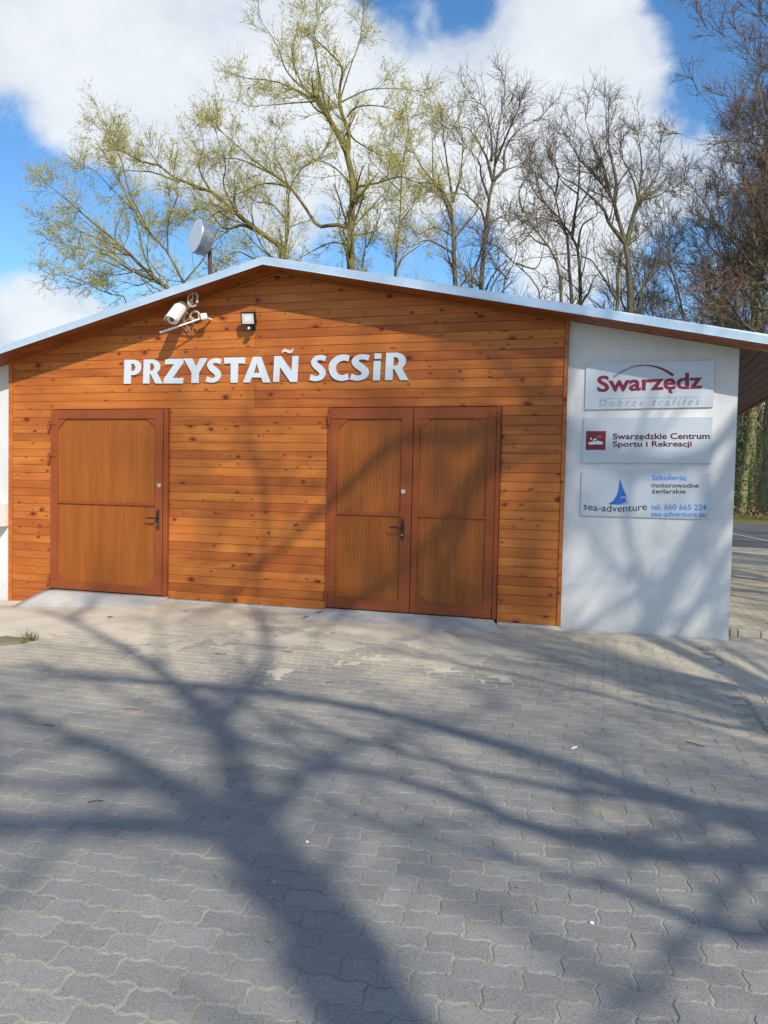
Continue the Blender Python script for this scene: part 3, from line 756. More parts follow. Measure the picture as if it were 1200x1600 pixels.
# ------------------------------------------------------------------ big letters over the doors
from mathutils.geometry import tessellate_polygon
def arc(cx, cy, rx, ry, a0, a1, n=12): return [(cx+rx*math.cos(math.radians(a0+(a1-a0)*i/n)), cy+ry*math.sin(math.radians(a0+(a1-a0)*i/n))) for i in range(n+1)]
def catmull(P, n=8):
    P = [np.asarray(p, float) for p in P]; Q = [2*P[0]-P[1]]+P+[2*P[-1]-P[-2]]; out = []
    for i in range(1, len(Q)-2):
        for k in range(n):
            t = k/n; a, b, c, d = Q[i-1:i+3]
            out.append(0.5*((2*b)+(c-a)*t+(2*a-5*b+4*c-d)*t*t+(-a+3*b-3*c+d)*t**3))
    out.append(P[-1]); return out
def stroke(P):
    """outline of a smooth stroke through (x, y, width)"""
    S = catmull(P); L, R = [], []
    for i, p in enumerate(S):
        d = S[min(i+1, len(S)-1)]-S[max(i-1, 0)]; d = d[:2]/np.linalg.norm(d[:2]); nrm = np.array([-d[1], d[0]])
        L.append(tuple(p[:2]+nrm*p[2]/2)); R.append(tuple(p[:2]-nrm*p[2]/2))
    def clean(Q):
        out = [Q[0]]
        for i in range(1, len(Q)):
            d = S[min(i+1, len(S)-1)]-S[i-1]
            if (Q[i][0]-out[-1][0])*d[0]+(Q[i][1]-out[-1][1])*d[1] > 1e-4: out.append(Q[i])
        return out
    return clean(L)+clean(R)[::-1]
_S = stroke([(.60, .855, .20), (.42, .90, .19), (.25, .865, .19), (.165, .735, .22), (.24, .605, .25), (.38, .49, .26), (.49, .34, .24), (.44, .17, .20), (.25, .105, .19), (.03, .16, .23)])
_C = stroke([(.81, .84, .22), (.63, .88, .22), (.38, .82, .25), (.19, .63, .28), (.18, .39, .28), (.32, .19, .25), (.55, .12, .22), (.80, .17, .23)])
_hole = [(.29, .53), (.37, .53)]+arc(.37, .68, .11, .15, -90, 90)+[(.30, .83)]
GL = {'P': (.72, [([(0, 0), (.28, 0), (.29, .36), (.40, .36)]+arc(.40, .68, .32, .32, -90, 90)+[(.02, 1)], [_hole])]),
      'R': (.84, [([(0, 0), (.27, 0), (.28, .40), (.33, .40), (.54, 0), (.84, 0), (.60, .43)]+arc(.40, .69, .33, .31, -50, 90)+[(.03, 1)], [_hole])]),
      'Z': (.80, [([(0, 0), (.77, 0), (.80, .235), (.37, .225), (.79, .83), (.79, 1), (.06, 1), (.05, .775), (.42, .785), (0, .17)], [])]),
      'Y': (1.0, [([(.33, 0), (.63, 0), (.64, .40), (1.0, 1), (.69, 1), (.52, .66), (.35, 1), (0, 1), (.34, .41)], [])]),
      'S': (.66, [(_S, [])]), 'C': (.86, [(_C, [])]),
      'T': (.87, [([(.28, 0), (.57, 0), (.58, .77), (.86, .76), (.87, 1), (0, 1), (.01, .76), (.28, .77)], [])]),
      'A': (1.13, [([(0, 0), (.29, 0), (.36, .19), (.76, .19), (.82, 0), (1.13, 0), (.73, 1), (.41, 1)], [[(.44, .37), (.68, .37), (.56, .75)]])]),
      'N': (1.04, [([(0, 0), (.25, 0), (.28, .58), (.72, 0), (1.0, 0), (1.04, 1), (.79, 1), (.76, .43), (.32, 1), (.04, 1)], []),
                   (stroke([(.36, 1.13, .05), (.46, 1.22, .10), (.60, 1.18, .11), (.72, 1.16, .10), (.82, 1.26, .05)]), [])]),
      'i': (.32, [([(0, 0), (.27, 0), (.29, .72), (.02, .72)], []), ([(.04, .80), (.30, .80), (.31, 1), (.05, 1)], [])])}
def flat(polys, mp, y0, y1):
    """solid letters from polygons with holes; mp maps a 2-D point to (x, z)"""
    m = MB()
    for outer, holes in polys:
        loops = [outer]+holes; P = [mp(*p) for l in loops for p in l]
        T = tessellate_polygon([[Vector((*p, 0)) for p in l] for l in loops]); n = len(P)
        V = [(x, y0, z) for x, z in P]+[(x, y1, z) for x, z in P]; F = []
        for t in T:
            a, b, c = (np.array(P[i]) for i in t)
            s = (b-a)[0]*(c-a)[1]-(b-a)[1]*(c-a)[0]
            t = tuple(t) if s > 0 else tuple(t[::-1]); F.append(t); F.append(tuple(n+i for i in t[::-1]))
        o = 0
        for l in loops:
            for i in range(len(l)): F.append((o+i, n+o+i, n+o+(i+1) % len(l), o+(i+1) % len(l)))
            o += len(l)
        m.add(V, F)
    return m
sg = thing('wall_lettering', W(415, 598, -.01), 'big white capital letters spelling a name across the pine front', 'lettering')
for ch, a, b, top, bot in (('P', 57, 123, 103, 195), ('R', 130, 205, 102, 194), ('Z', 209, 285, 100, 194), ('Y', 285, 377, 98, 192), ('S', 370, 433, 97, 192), ('T', 440, 520, 95, 191),
                           ('A', 513, 618, 92, 190), ('N', 628, 724, 89, 188), ('S', 767, 834, 85, 186), ('C', 838, 922, 83, 185), ('S', 921, 1001, 82, 184), ('i', 1010, 1042, 79, 182), ('R', 1056, 1147, 76, 181)):
    A = W(170+a*.4083, 520+bot*.4083, -.016); B = W(170+b*.4083, 520+bot*.4083, -.016); T = W(170+a*.4083, 520+top*.4083, -.016)
    wd_, gl = GL[ch]
    mp = lambda u, v: (A[0]+(B[0]-A[0])*u/wd_, A[2]+(B[2]-A[2])*u/wd_+(T[2]-A[2])*v)
    flat(gl, mp, -.016, -.004).build('letter', 'white_letter', sg)

# ------------------------------------------------------------------ three sign boards on the white wall
YS = 0.022
def text_mesh(s, bold, shear, space):
    cu = bpy.data.curves.new('lettering', 'FONT'); cu.body = s; cu.size = 1.0; cu.offset = bold; cu.shear = shear; cu.space_character = space; cu.resolution_u = 4
    ob = bpy.data.objects.new('lettering', cu); COL.objects.link(ob)
    bpy.context.view_layer.update()
    me = bpy.data.meshes.new_from_object(ob.evaluated_get(bpy.context.evaluated_depsgraph_get()))
    bpy.data.objects.remove(ob); bpy.data.curves.remove(cu)
    n = len(me.vertices); co = np.empty(n*3, np.float32); me.vertices.foreach_get('co', co); co = co.reshape(-1, 3)
    F = [tuple(f.vertices) for f in me.polygons]; bpy.data.meshes.remove(me)
    return co[:, :2].astype(float), F
PLAIN = {'\u0119': 'e', '\u017c': 'z', '\u0142': 'l', '\u015b': 's'}
def txt(parent, s, quad, mat, bold=0.0, shear=0.0, space=1.0, sag=0.0, y=None):
    """lettering fitted to the four pixel corners (TL, TR, BR, BL) of its ink on the sign (accents extra)"""
    base = ''.join(PLAIN.get(c, c) for c in s)
    co, F = text_mesh(base, bold, shear, space); lo, hi = co.min(0), co.max(0)
    polys = []
    for i, c in enumerate(s):                       # accents drawn as small strokes at their letters
        if c not in PLAIN: continue
        x1 = text_mesh(base[:i+1], bold, shear, space)[0][:, 0].max(); one = text_mesh(base[i], bold, shear, space)[0]
        x0 = x1-(one[:, 0].max()-one[:, 0].min()); top = one[:, 1].max(); xm_ = (x0+x1)/2; w_ = .085+bold*1.6
        if c == '\u0119': polys.append(stroke([(xm_+.07, .05, .03), (xm_+.02, -.05, w_*.9), (xm_+.03, -.14, w_*.8), (xm_+.12, -.15, .04)]))
        elif c == '\u017c': polys.append(arc(xm_, top+.15, .075, .075, 0, 330, 10))
        elif c == '\u0142': polys.append(stroke([(xm_-.13, top*.42, w_*.7), (xm_+.13, top*.62, w_*.7)]))
        else: polys.append(stroke([(xm_+.0, top+.08, w_*.5), (xm_+.12, top+.25, w_*.9)]))
    TL, TR, BR, BL = (np.array(q, float) for q in quad)
    yy = YS if y is None else y
    def mp(a, b, yq):
        u, v = (a-lo[0])/(hi[0]-lo[0]), (b-lo[1])/(hi[1]-lo[1])
        p = (BL*(1-u)+BR*u)*(1-v)+(TL*(1-u)+TR*u)*v+np.array([0, sag*(1-(2*u-1)**2)])
        return W(p[0], p[1], yq)
    V = [mp(a, b, yy) for a, b in co]; fx = []
    for f in F:
        a, b, c = V[f[0]], V[f[1]], V[f[2]]
        fx.append(f if np.cross(b-a, c-a)[1] < 0 else f[::-1])
    o = mk('lettering', V, fx, mat, parent)
    if polys:
        ya = yy-.0006
        flat([(p, []) for p in polys], lambda a, b: (lambda q: (q[0], q[2]))(mp(a, b, ya)), ya-.0002, ya+.0004).build('accent', mat, o)
    return o
def box4(x0, y0, x1, y1, k=0.0): return ((x0, y0), (x1, y0+k), (x1, y1+k), (x0, y1))
def pxpoly(parent, name, polys, mat, y=None):
    yy = YS if y is None else y
    return flat([(p, []) for p in polys], lambda a, b: (lambda q: (q[0], q[2]))(W(a, b, yy)), yy-.0002, yy+.0004).build(name, mat, parent)
def signboard(corners, label):
    P = [W(*c, YS+.002) for c in corners]                # TL TR BR BL
    t = thing('sign_board', (P[3]+P[2])/2, label, 'sign', 'sign boards on the white wall')
    pts = [(p[0], p[2]) for p in (P[3], P[2], P[1], P[0])]
    m = MB(); m.prism(pts, YS+.0015, .0395); m.build('panel', 'sign_panel', t)
    for i, (sx, sz) in enumerate(((.02, .02), (-.02, .02), (-.02, -.02), (.02, -.02))):
        c = pts[i]; m = MB(); m.turned((c[0]+sx, YS+.0016, c[1]+sz), (0, -1, 0), [(0, .0055), (.0018, .0045), (.0018, .0004)], 10); m.build('screw', 'brushed_metal', t)
    return t
s1 = signboard(((916, 569.5), (1117, 563), (1114, 636), (914, 640)), 'topmost sign board, town name in maroon under a thin arch')
txt(s1, 'Swarzędz', ((933, 587), (1097.5, 581), (1097.5, 607.5), (933, 613)), 'ink_maroon', 0.028)
txt(s1, 'Dobrze trafiłeś', ((935.5, 624.5), (1093, 621.5), (1093, 632.5), (935.5, 635)), 'ink_grey', 0.0, 0.32, 1.55)
pxpoly(s1, 'rule', [[(931, 622.8), (1096, 619.8), (1096, 620.4), (931, 623.4)]], 'ink_lightgrey')
pxpoly(s1, 'arch', [stroke([(958.5, 589.5, 4.2), (970, 581.5, 3.6), (986, 574.8, 2.0), (1003, 571.8, .8)])], 'ink_grey')
pxpoly(s1, 'arch', [stroke([(982, 572.9, .5), (1002, 570.6, 1.4), (1022, 572.4, 2.6), (1038, 578, 3.8), (1052, 586.5, 5.0)])], 'ink_maroon', YS-.0012)
s2 = signboard(((912.5, 653), (1113.6, 651.4), (1111, 724), (909.5, 723)), 'middle sign board with a small maroon swimmer emblem')
txt(s2, 'Swarzędzkie Centrum', box4(957.5, 677, 1109, 686.6, -.6), 'ink_darkred', 0.022)
txt(s2, 'Sportu i Rekreacji', box4(957.5, 689.2, 1080.8, 701, -.4), 'ink_darkred', 0.022)
pxpoly(s2, 'emblem', [[(915, 703), (945.8, 703), (946.8, 673.6), (916, 673.6)]], 'ink_maroon')
yy = YS-.0014
pxpoly(s2, 'swimmer', [arc(923.6, 685.4, 1.7, 1.7, 0, 345, 10), stroke([(926.5, 689.3, 1.0), (929, 686.6, 2.3), (932.5, 685.6, .9)]), stroke([(932.8, 683.4, .3), (936, 681.9, .6), (939.8, 682.9, .3)]),
                       [(919.8, 694.6), (919.8, 691.0), (927, 690.0), (934, 688.4), (941.6, 690.6), (942, 694.4)]], 'white_plastic', yy)
s3 = signboard(((909, 737), (1110, 739.5), (1106.8, 811.4), (907, 805.5)), 'lowest sign board with a blue sail and a phone number')
txt(s3, 'Szkolenia:', box4(1018.8, 742, 1073.2, 750.4, .4), 'ink_blue', 0.014)
txt(s3, 'motorowodne', box4(1018, 754.4, 1091.6, 761.8, .5), 'ink_black', 0.014)
txt(s3, 'żeglarskie', box4(1018, 764, 1071.4, 773.2, .3), 'ink_black', 0.014)
txt(s3, 'tel. 660 665 224', box4(1017.3, 787.4, 1103.8, 796.3, .9), 'ink_blue', 0.014)
txt(s3, 'sea-adventure.eu', box4(1017, 799, 1103.8, 807.0, .9), 'ink_blue', 0.014)
txt(s3, 'sea-adventure', ((912, 785), (1011, 785.5), (1011, 796.5), (912, 796)), 'ink_black', 0.004, 0, 1.0, 3.6)
q = lambda L: [(900+a*.1833, 640+b*.1833) for a, b in L]
pxpoly(s3, 'sail', [q([(275, 806), (318, 775), (345, 735), (362, 680), (375, 588), (388, 630), (405, 680), (425, 725), (436, 760), (441, 792), (410, 806), (360, 812)])], 'ink_deepblue')
pxpoly(s3, 'wave_swirl', [stroke([(900+a*.1833, 640+b*.1833, c) for a, b, c in ((385, 765, .5), (383, 752, .9), (400, 744, 1.3), (422, 750, 1.5), (432, 770, 1.5), (420, 792, 1.2), (385, 806, .5))])], 'sign_panel', YS-.0012)

# ------------------------------------------------------------------ lamp, camera, antenna, dish on the front
fl = thing('floodlight', W(388, 508, -.01), 'black square floodlight with motion sensor under the gable', 'lamp')
c = W(387.3, 498, -.13); ax = np.array([0.10, -1.0, -0.28]); ax /= np.linalg.norm(ax)
rx_ = np.cross(ax, [0, 0, 1.0]); rx_ /= np.linalg.norm(rx_); uz_ = np.cross(rx_, ax)
def obox(c, hw, hh, d0, d1, bev=0.0):
    bm = bmesh.new(); bmesh.ops.create_cube(bm, size=1.0)
    if bev: 
        for v in bm.verts: v.co = Vector((v.co.x*2*hw, v.co.y*(d1-d0), v.co.z*2*hh))
        bmesh.ops.bevel(bm, geom=list(bm.edges), offset=bev, segments=2, affect='EDGES')
        L = [v.co.copy() for v in bm.verts]
    else: L = [Vector((v.co.x*2*hw, v.co.y*(d1-d0), v.co.z*2*hh)) for v in bm.verts]
    for v, l in zip(bm.verts, L):
        p = c+rx_*l.x+ax*((d0+d1)/2+l.y)+uz_*l.z; v.co = Vector(p)
    bmesh.ops.recalc_face_normals(bm, faces=bm.faces)
    return bm
m = MB(); m.bm(obox(c, .080, .068, -.05, 0.0, .006)); m.build('housing', 'black_plastic', fl)
m = MB(); m.bm(obox(c, .064, .052, .0, .003)); m.build('glass', 'lamp_glass', fl)
m = MB(); m.bm(obox(c, .038, .030, .003, .0045)); m.build('led_panel', 'white_plastic', fl)
b_ = W(389, 510, -.005)
m = MB(); m.tube([c-ax*.045, c-ax*.07+np.array([0, .02, -.02]), (c[0], -.004, c[2]-.055)], .014, 8); m.box(c[0]-.03, c[0]+.03, -.012, -.0015, c[2]-.10, c[2]-.02, .002); m.build('bracket', 'black_plastic', fl)
s_ = W(390, 513, -.11)
m = MB(); m.tube([c-uz_*.06-ax*.02, s_+np.array([0, .01, .02])], .008, 8); m.box(s_[0]-.026, s_[0]+.026, s_[1]-.02, s_[1]+.03, s_[2]-.022, s_[2]+.022, .006); sn = m.build('motion_sensor', 'black_plastic', fl)
m = MB(); m.turned((s_[0], s_[1]-.019, s_[2]-.004), (0, -1, -.3), [(0, .016), (.008, .013), (.012, .0006)], 12); m.build('sensor_lens', 'white_plastic', sn, smooth=True)

ca = thing('security_camera', W(287, 476, -.10), 'white bullet security camera with wire loops under the eave', 'camera')
f0, f1 = W(268.5, 499.5, -.33), W(287.5, 474.5, -.13); d_ = (f1-f0)/np.linalg.norm(f1-f0)
m = MB(); m.turned(f0, d_, [(.0, .050), (.0, .062), (.012, .066), (.20, .066), (.25, .060), (.275, .045), (.28, .001)], 24); m.build('housing', 'white_plastic', ca, smooth=False)
m = MB(); m.turned(f0+d_*.006, -d_, [(0, .052), (.004, .050), (.004, .001)], 24); m.build('front_glass', 'lens_glass', ca)
m = MB(); m.turned(f0+d_*.001, -d_, [(0, .026), (.012, .022), (.012, .001)], 16); m.build('lens', 'lens_glass', ca)
hood = MB(); up_ = np.array([0, 0, 1.0]); sd = np.cross(d_, up_); sd /= np.linalg.norm(sd); un = np.cross(sd, d_)
R1 = []; 
for t in (-.035, .20):
    o_ = [f0+d_*t+(sd*math.cos(a)+un*math.sin(a))*.074 for a in np.linspace(.25, math.pi-.25, 10)]; i_ = [f0+d_*t+(sd*math.cos(a)+un*math.sin(a))*.070 for a in np.linspace(math.pi-.25, .25, 10)]
    R1.append(o_+i_)
hood.loft(R1); hood.build('sun_hood', 'white_plastic', ca)
m = MB(); e_ = f1+d_*.04
m.tube([f1-d_*.06-un*.06, e_+np.array([.03, .02, -.05]), e_+np.array([.05, .05, -.01]), np.array([e_[0]+.06, -.10, zs(e_[0]+.06)-.004])], .018, 8); m.build('bracket', 'white_plastic', ca)
def coil(name, cpx, Y, rx, rz, turns, seed, label, tail=()):
    r = random.Random(seed); c = W(*cpx, Y); P = []
    for i in range(turns*14+1):
        a = i/14*2*math.pi; k = 1+.16*math.sin(i*.37+seed); P.append(c+np.array([rx*k*math.cos(a)+.006*math.sin(i*.6), .012*math.sin(i*.45+seed)+.004*r.uniform(-1, 1), rz*k*math.sin(a)+.006*math.cos(i*.83)]))
    m = MB(); m.tube(P, .0042, 5)
    for T in tail: m.tube(catmull([W(a, b, y) for a, b, y in T], 6), .004, 5)
    o = m.build(name, 'cable_plastic', smooth=True); put(o, label, 'cable', 'pale cable coils under the eave')
coil('cable_coil', (301.5, 468), -.22, .050, .075, 4, 1, 'upper coil of pale cable tucked under the roof edge',
     [[(300, 454, -.24), (301, 462, -.24), (302, 470, -.22)], [(296, 476, -.22), (290, 484, -.18), (288, 495, -.15), (292, 508, -.10), (299, 519, -.06), (302, 511, -.06), (301, 500, -.12)]])
coil('cable_coil', (304.5, 493.5), -.16, .046, .046, 4, 2, 'lower coil of pale cable beside the small white box',
     [[(298, 497, -.16), (290, 502, -.14), (284, 508, -.10), (290, 516, -.06), (300, 521, -.05), (302, 508, -.10), (299, 498, -.15)],
      [(293, 488, -.2), (287, 497, -.15), (290, 508, -.1), (296, 513, -.08)], [(309, 497, -.16), (314, 498, -.15), (317, 497, -.14)]])
an = thing('rod_antenna', W(318, 500, -.12), 'white stick antenna on a small junction box under the eave', 'antenna')
a0, a1 = W(249.5, 520, -.26), W(313, 498, -.15); am = a0+(a1-a0)*.5
m = MB(); m.turned(a0, a1-a0, [(0, .001), (.002, .011), (.20, .0125), (.215, .009), (float(np.linalg.norm(a1-a0)), .0085)], 12); m.build('rod', 'white_plastic', an, smooth=True)
bx = W(319, 495, -.14); rot = math.radians(-12)
bm = bmesh.new(); bmesh.ops.create_cube(bm, size=1.0)
for v in bm.verts: v.co = Vector((v.co.x*.066, v.co.y*.06, v.co.z*.066))
bmesh.ops.bevel(bm, geom=list(bm.edges), offset=.006, segments=2, affect='EDGES')
m = MB(); m.bm(bm, Matrix.Translation(Vector(bx)) @ Matrix.Rotation(rot, 4, 'Y') @ Matrix.Rotation(.35, 4, 'Z')); m.build('junction_box', 'white_plastic', an)
m = MB(); m.cyl(bx+np.array([0, .028, 0]), (bx[0]+.01, -.001, bx[2]), .012, n=8); m.build('stub', 'white_plastic', an)

YM = 0.75
ms = W(330.5, 432, YM); mt = W(327, 372, YM)
da = thing('dish_antenna', (ms[0], YM, zs(ms[0])+TH), 'round drum antenna with white face on a rusty roof mast', 'antenna')
m = MB(); m.cyl((ms[0], YM, zs(ms[0])+.05), (mt[0], YM, mt[2]+.06), .024, n=12); m.build('mast', 'rust_pipe', da)
cf = W(305.5, 368.5, YM-.16); nd_ = np.array([-.60, -.80, .10]); nd_ /= np.linalg.norm(nd_)
m = MB(); m.turned(cf-nd_*.17, nd_, [(0, .02), (.01, .17), (.03, .196), (.165, .198), (.170, .196)], 40); dr = m.build('drum', 'brushed_metal', da, smooth=False)
m = MB(); m.turned(cf, nd_, [(0.0005, .1945), (.004, .192), (.006, .001)], 40); m.build('radome', 'radome', da)
m = MB(); m.tube([cf-nd_*.16, np.array([mt[0], YM, cf[2]])], .03, 10); m.box(mt[0]-.04, mt[0]+.04, YM-.04, YM+.04, cf[2]-.06, cf[2]+.06, .01); m.build('clamp', 'brushed_metal', da)

# ------------------------------------------------------------------ small things on the paving
rt = random.Random(21)
def ground_twig(px, py, L, ang, label=None, thick=.0026):
    p = G(px, py); P = [];
    for i in range(6):
        t = i/5-.5; P.append((p[0]+math.cos(ang)*L*t+rt.uniform(-.08, .08)*L, p[1]+math.sin(ang)*L*t+rt.uniform(-.05, .05)*L, gz(p[0])+.006+rt.uniform(0, .004)))
    m = MB(); m.tube(catmull(P, 3), thick*rt.uniform(.7, 1.1), 5)
    return put(m.build('twig', 'twig_wood'), label, 'twig', 'fallen twigs on the paving')
for px, py, L, a, lb in ((1088, 1165, .10, -.5, 'short dark twig on the paving near the right edge'), (205, 1110, .10, .3, 'thin twig on the shaded paving left of centre'),
                         (75, 1135, .07, .1, 'small twig on the shaded paving near the left edge'), (345, 1023, .10, .2, 'twig on the sandy paving before the middle boards'),
                         (450, 1020, .09, -.3, 'curved twig on sand near the paving centre'), 
                         (515, 1068, .06, 1.2, 'tiny upright-lying twig in the middle of the yard'), (290, 956, .06, .2, 'dark twig just below the single door ramp'), (520, 990, .07, 0, 'twig beside the sett ramp'),
                         (150, 1254, .06, .6, 'twig lying in the darkest shade at left')):
    ground_twig(px, py, L, a, lb)
gp_ = G(172, 966, -.06)
m = MB(); pts = [(-.03, 0), (-.005, -.012), (.03, .004), (.01, .016), (-.015, .02)]
m.add([(gp_[0]+a, gp_[1]+b*2, gz(gp_[0])+.008+.012*abs(a)/.03) for a, b in pts]+[(gp_[0]+a, gp_[1]+b*2, gz(gp_[0])+.006+.012*abs(a)/.03) for a, b in pts], [(0, 1, 2, 3, 4), (9, 8, 7, 6, 5)]+[(i, 5+i, 5+(i+1) % 5, (i+1) % 5) for i in range(5)])
put(m.build('plastic_scrap', 'green_plastic'), 'green scrap of plastic on the sand before the single door', 'litter')
p = G(897, 1170); m = MB(); m.cyl((p[0]-.012, p[1]-.02, -.044), (p[0]+.012, p[1]+.02, -.044), .0045, n=10); put(m.build('cigarette_butt', 'paper_white'), 'white cigarette butt in the middle of the paving', 'litter')
for px, py, s, lb in ((925, 1443, .006, 'white pebble on the paving at lower right'), (480, 1316, .005, 'white pebble on the lower left paving'), (429, 1378, .004, 'small pale pebble in the lower centre')):
    p = G(px, py); bm = bmesh.new(); bmesh.ops.create_icosphere(bm, subdivisions=2, radius=s)
    for v in bm.verts: v.co = Vector((v.co.x*1.3, v.co.y, v.co.z*.7))*(1+.25*mnoise.noise(v.co*200))
    m = MB(); m.bm(bm, Matrix.Translation((p[0], p[1], gz(p[0])+s*.5))); put(m.build('pebble', 'paper_white' if s > .0045 else 'pebble'), lb, 'pebble', 'pale pebbles on the paving')
# scattered grit and bits of leaf
m = MB()
for i in range(900):
    x, y = rt.uniform(-5.5, 2.2), rt.uniform(-6.2, -.05); s = rt.uniform(.003, .011)*(1.2 if rt.random() < .15 else .8); a = rt.uniform(0, 6.3); z = gz(x)+.003
    c, d = math.cos(a)*s, math.sin(a)*s; e = rt.uniform(.25, .6)
    m.add([(x+c, y+d, z), (x-d*e, y+c*e, z+.002), (x-c, y-d, z+.001), (x+d*e, y-c*e, z+.003)], [(0, 1, 2, 3)])
put(m.build('leaf_crumbs', 'dead_leaf'), 'scattered dry leaf crumbs over the paving', 'debris', kind='stuff')
# grass tuft by the soil strip
def tuft(px, py, n, h, label):
    p = G(px, py, gz(-4.4)); m = MB()
    for i in range(n):
        a = rt.uniform(0, 6.3); l = rt.uniform(.2, .8)*h; hh = h*rt.uniform(.4, 1.0)*(1 if i else 1.7); b = np.array([p[0]+rt.uniform(-.05, .05), p[1]+rt.uniform(-.04, .04), gz(p[0])])
        d = np.array([math.cos(a), math.sin(a), 0]); q = np.array([-d[1], d[0], 0])*.003; e = b+d*l*.35+np.array([0, 0, hh*.65]); f = b+d*l+np.array([0, 0, hh])
        m.add([b-q, b+q, e+q*.8, e-q*.8, f], [(0, 1, 2, 3), (3, 2, 4)])
    return put(m.build('grass_tuft', 'grass'), label, 'grass', )
tuft(47, 1001, 60, .10, 'small green grass tuft at the edge of the sand')
tuft(34, 1004, 30, .035, 'low dry grass beside the small tuft')

# ------------------------------------------------------------------ trees
def nrm(a): return a/np.maximum(np.linalg.norm(a, axis=-1, keepdims=True), 1e-9)
def resample(pts, n):
    S = np.array(catmull(pts, 8)) if len(pts) > 2 else np.array(pts, float)
    d = np.concatenate([[0], np.cumsum(np.linalg.norm(np.diff(S[:, :3], axis=0), axis=1))]); t = np.linspace(0, d[-1], n)
    return np.stack([np.interp(t, d, S[:, k]) for k in range(S.shape[1])], 1)
def grow(g, start, dirs, L, n, wander, up):
    d = nrm(dirs); P = [start]; st = (L/(n-1))[:, None]
    for i in range(n-1):
        d = nrm(d+wander*g.standard_normal(d.shape)+np.array([0, 0, up])); P.append(P[-1]+d*st)
    return np.stack(P, 1)
def tubes(P, R, s):
    M, n, _ = P.shape
    T = np.empty_like(P); T[:, 1:-1] = P[:, 2:]-P[:, :-2]; T[:, 0] = P[:, 1]-P[:, 0]; T[:, -1] = P[:, -1]-P[:, -2]; T = nrm(T)
    ref = np.array([0.31, 0.87, 0.38]); u = nrm(np.cross(T, ref)); v = np.cross(T, u)
    a = np.arange(s)*2*math.pi/s
    V = P[:, :, None]+R[:, :, None, None]*(np.cos(a)[:, None]*u[:, :, None]+np.sin(a)[:, None]*v[:, :, None])
    b = (np.arange(M)*n*s)[:, None, None]; k = (np.arange(n-1)*s)[None, :, None]; i = np.arange(s)[None, None]; j = (i+1) % s
    Q = np.stack([b+k+i, b+k+j, b+k+s+j, b+k+s+i], -1).reshape(-1, 4)
    return V.reshape(-1, 3), Q
class Acc:
    def __init__(s): s.V = []; s.Q = []; s.n = 0
    def add(s, V, Q): s.V.append(V); s.Q.append(Q+s.n); s.n += len(V)
    def out(s, name, mat, parent, smooth=True): return fromarrays(name, np.concatenate(s.V), np.concatenate(s.Q), np.zeros((0, 3), int), mat, parent, ORG[parent], smooth)
def kids(g, P, R, idx, t, ang, L, rf, n, wander, up, rmin=.003, taper=.35, bias=None):
    """branches leaving curves idx at fraction t"""
    m = P.shape[1]; f = t*(m-1); i0 = np.minimum(f.astype(int), m-2); w_ = (f-i0)[:, None]
    p = P[idx, i0]*(1-w_)+P[idx, i0+1]*w_; tan = nrm(P[idx, i0+1]-P[idx, i0]); r = (R[idx, i0]*(1-w_[:, 0])+R[idx, i0+1]*w_[:, 0])
    q = nrm(np.cross(tan, g.standard_normal(tan.shape)))
    d = tan*np.cos(ang)[:, None]+q*np.sin(ang)[:, None]
    if bias is not None: d = d+bias
    C = grow(g, p, d, L, n, wander, up)
    r0 = np.maximum(r*rf, rmin); CR = np.maximum(r0[:, None]*np.linspace(1, taper, n)[None], rmin*.7)
    return C, CR
def leaves(g, P, per, size, spread, k=2.2):
    M, n, _ = P.shape; idx = g.integers(0, M, per*M); f = g.random(len(idx))*(n-1); i0 = np.minimum(f.astype(int), n-2); w_ = (f-i0)[:, None]
    p = P[idx, i0]*(1-w_)+P[idx, i0+1]*w_+spread*g.standard_normal((len(idx), 3))
    d = nrm(nrm(P[idx, i0+1]-P[idx, i0])*.6+g.standard_normal(p.shape)*.6); q = nrm(np.cross(d, g.standard_normal(p.shape)))
    s = size*g.uniform(.55, 1.3, (len(idx), 1))
    V = np.stack([p, p+d*s*k*.5+q*s*.5, p+d*s*k, p+d*s*k*.5-q*s*.5], 1).reshape(-1, 3)
    return V, np.arange(len(V)).reshape(-1, 4)
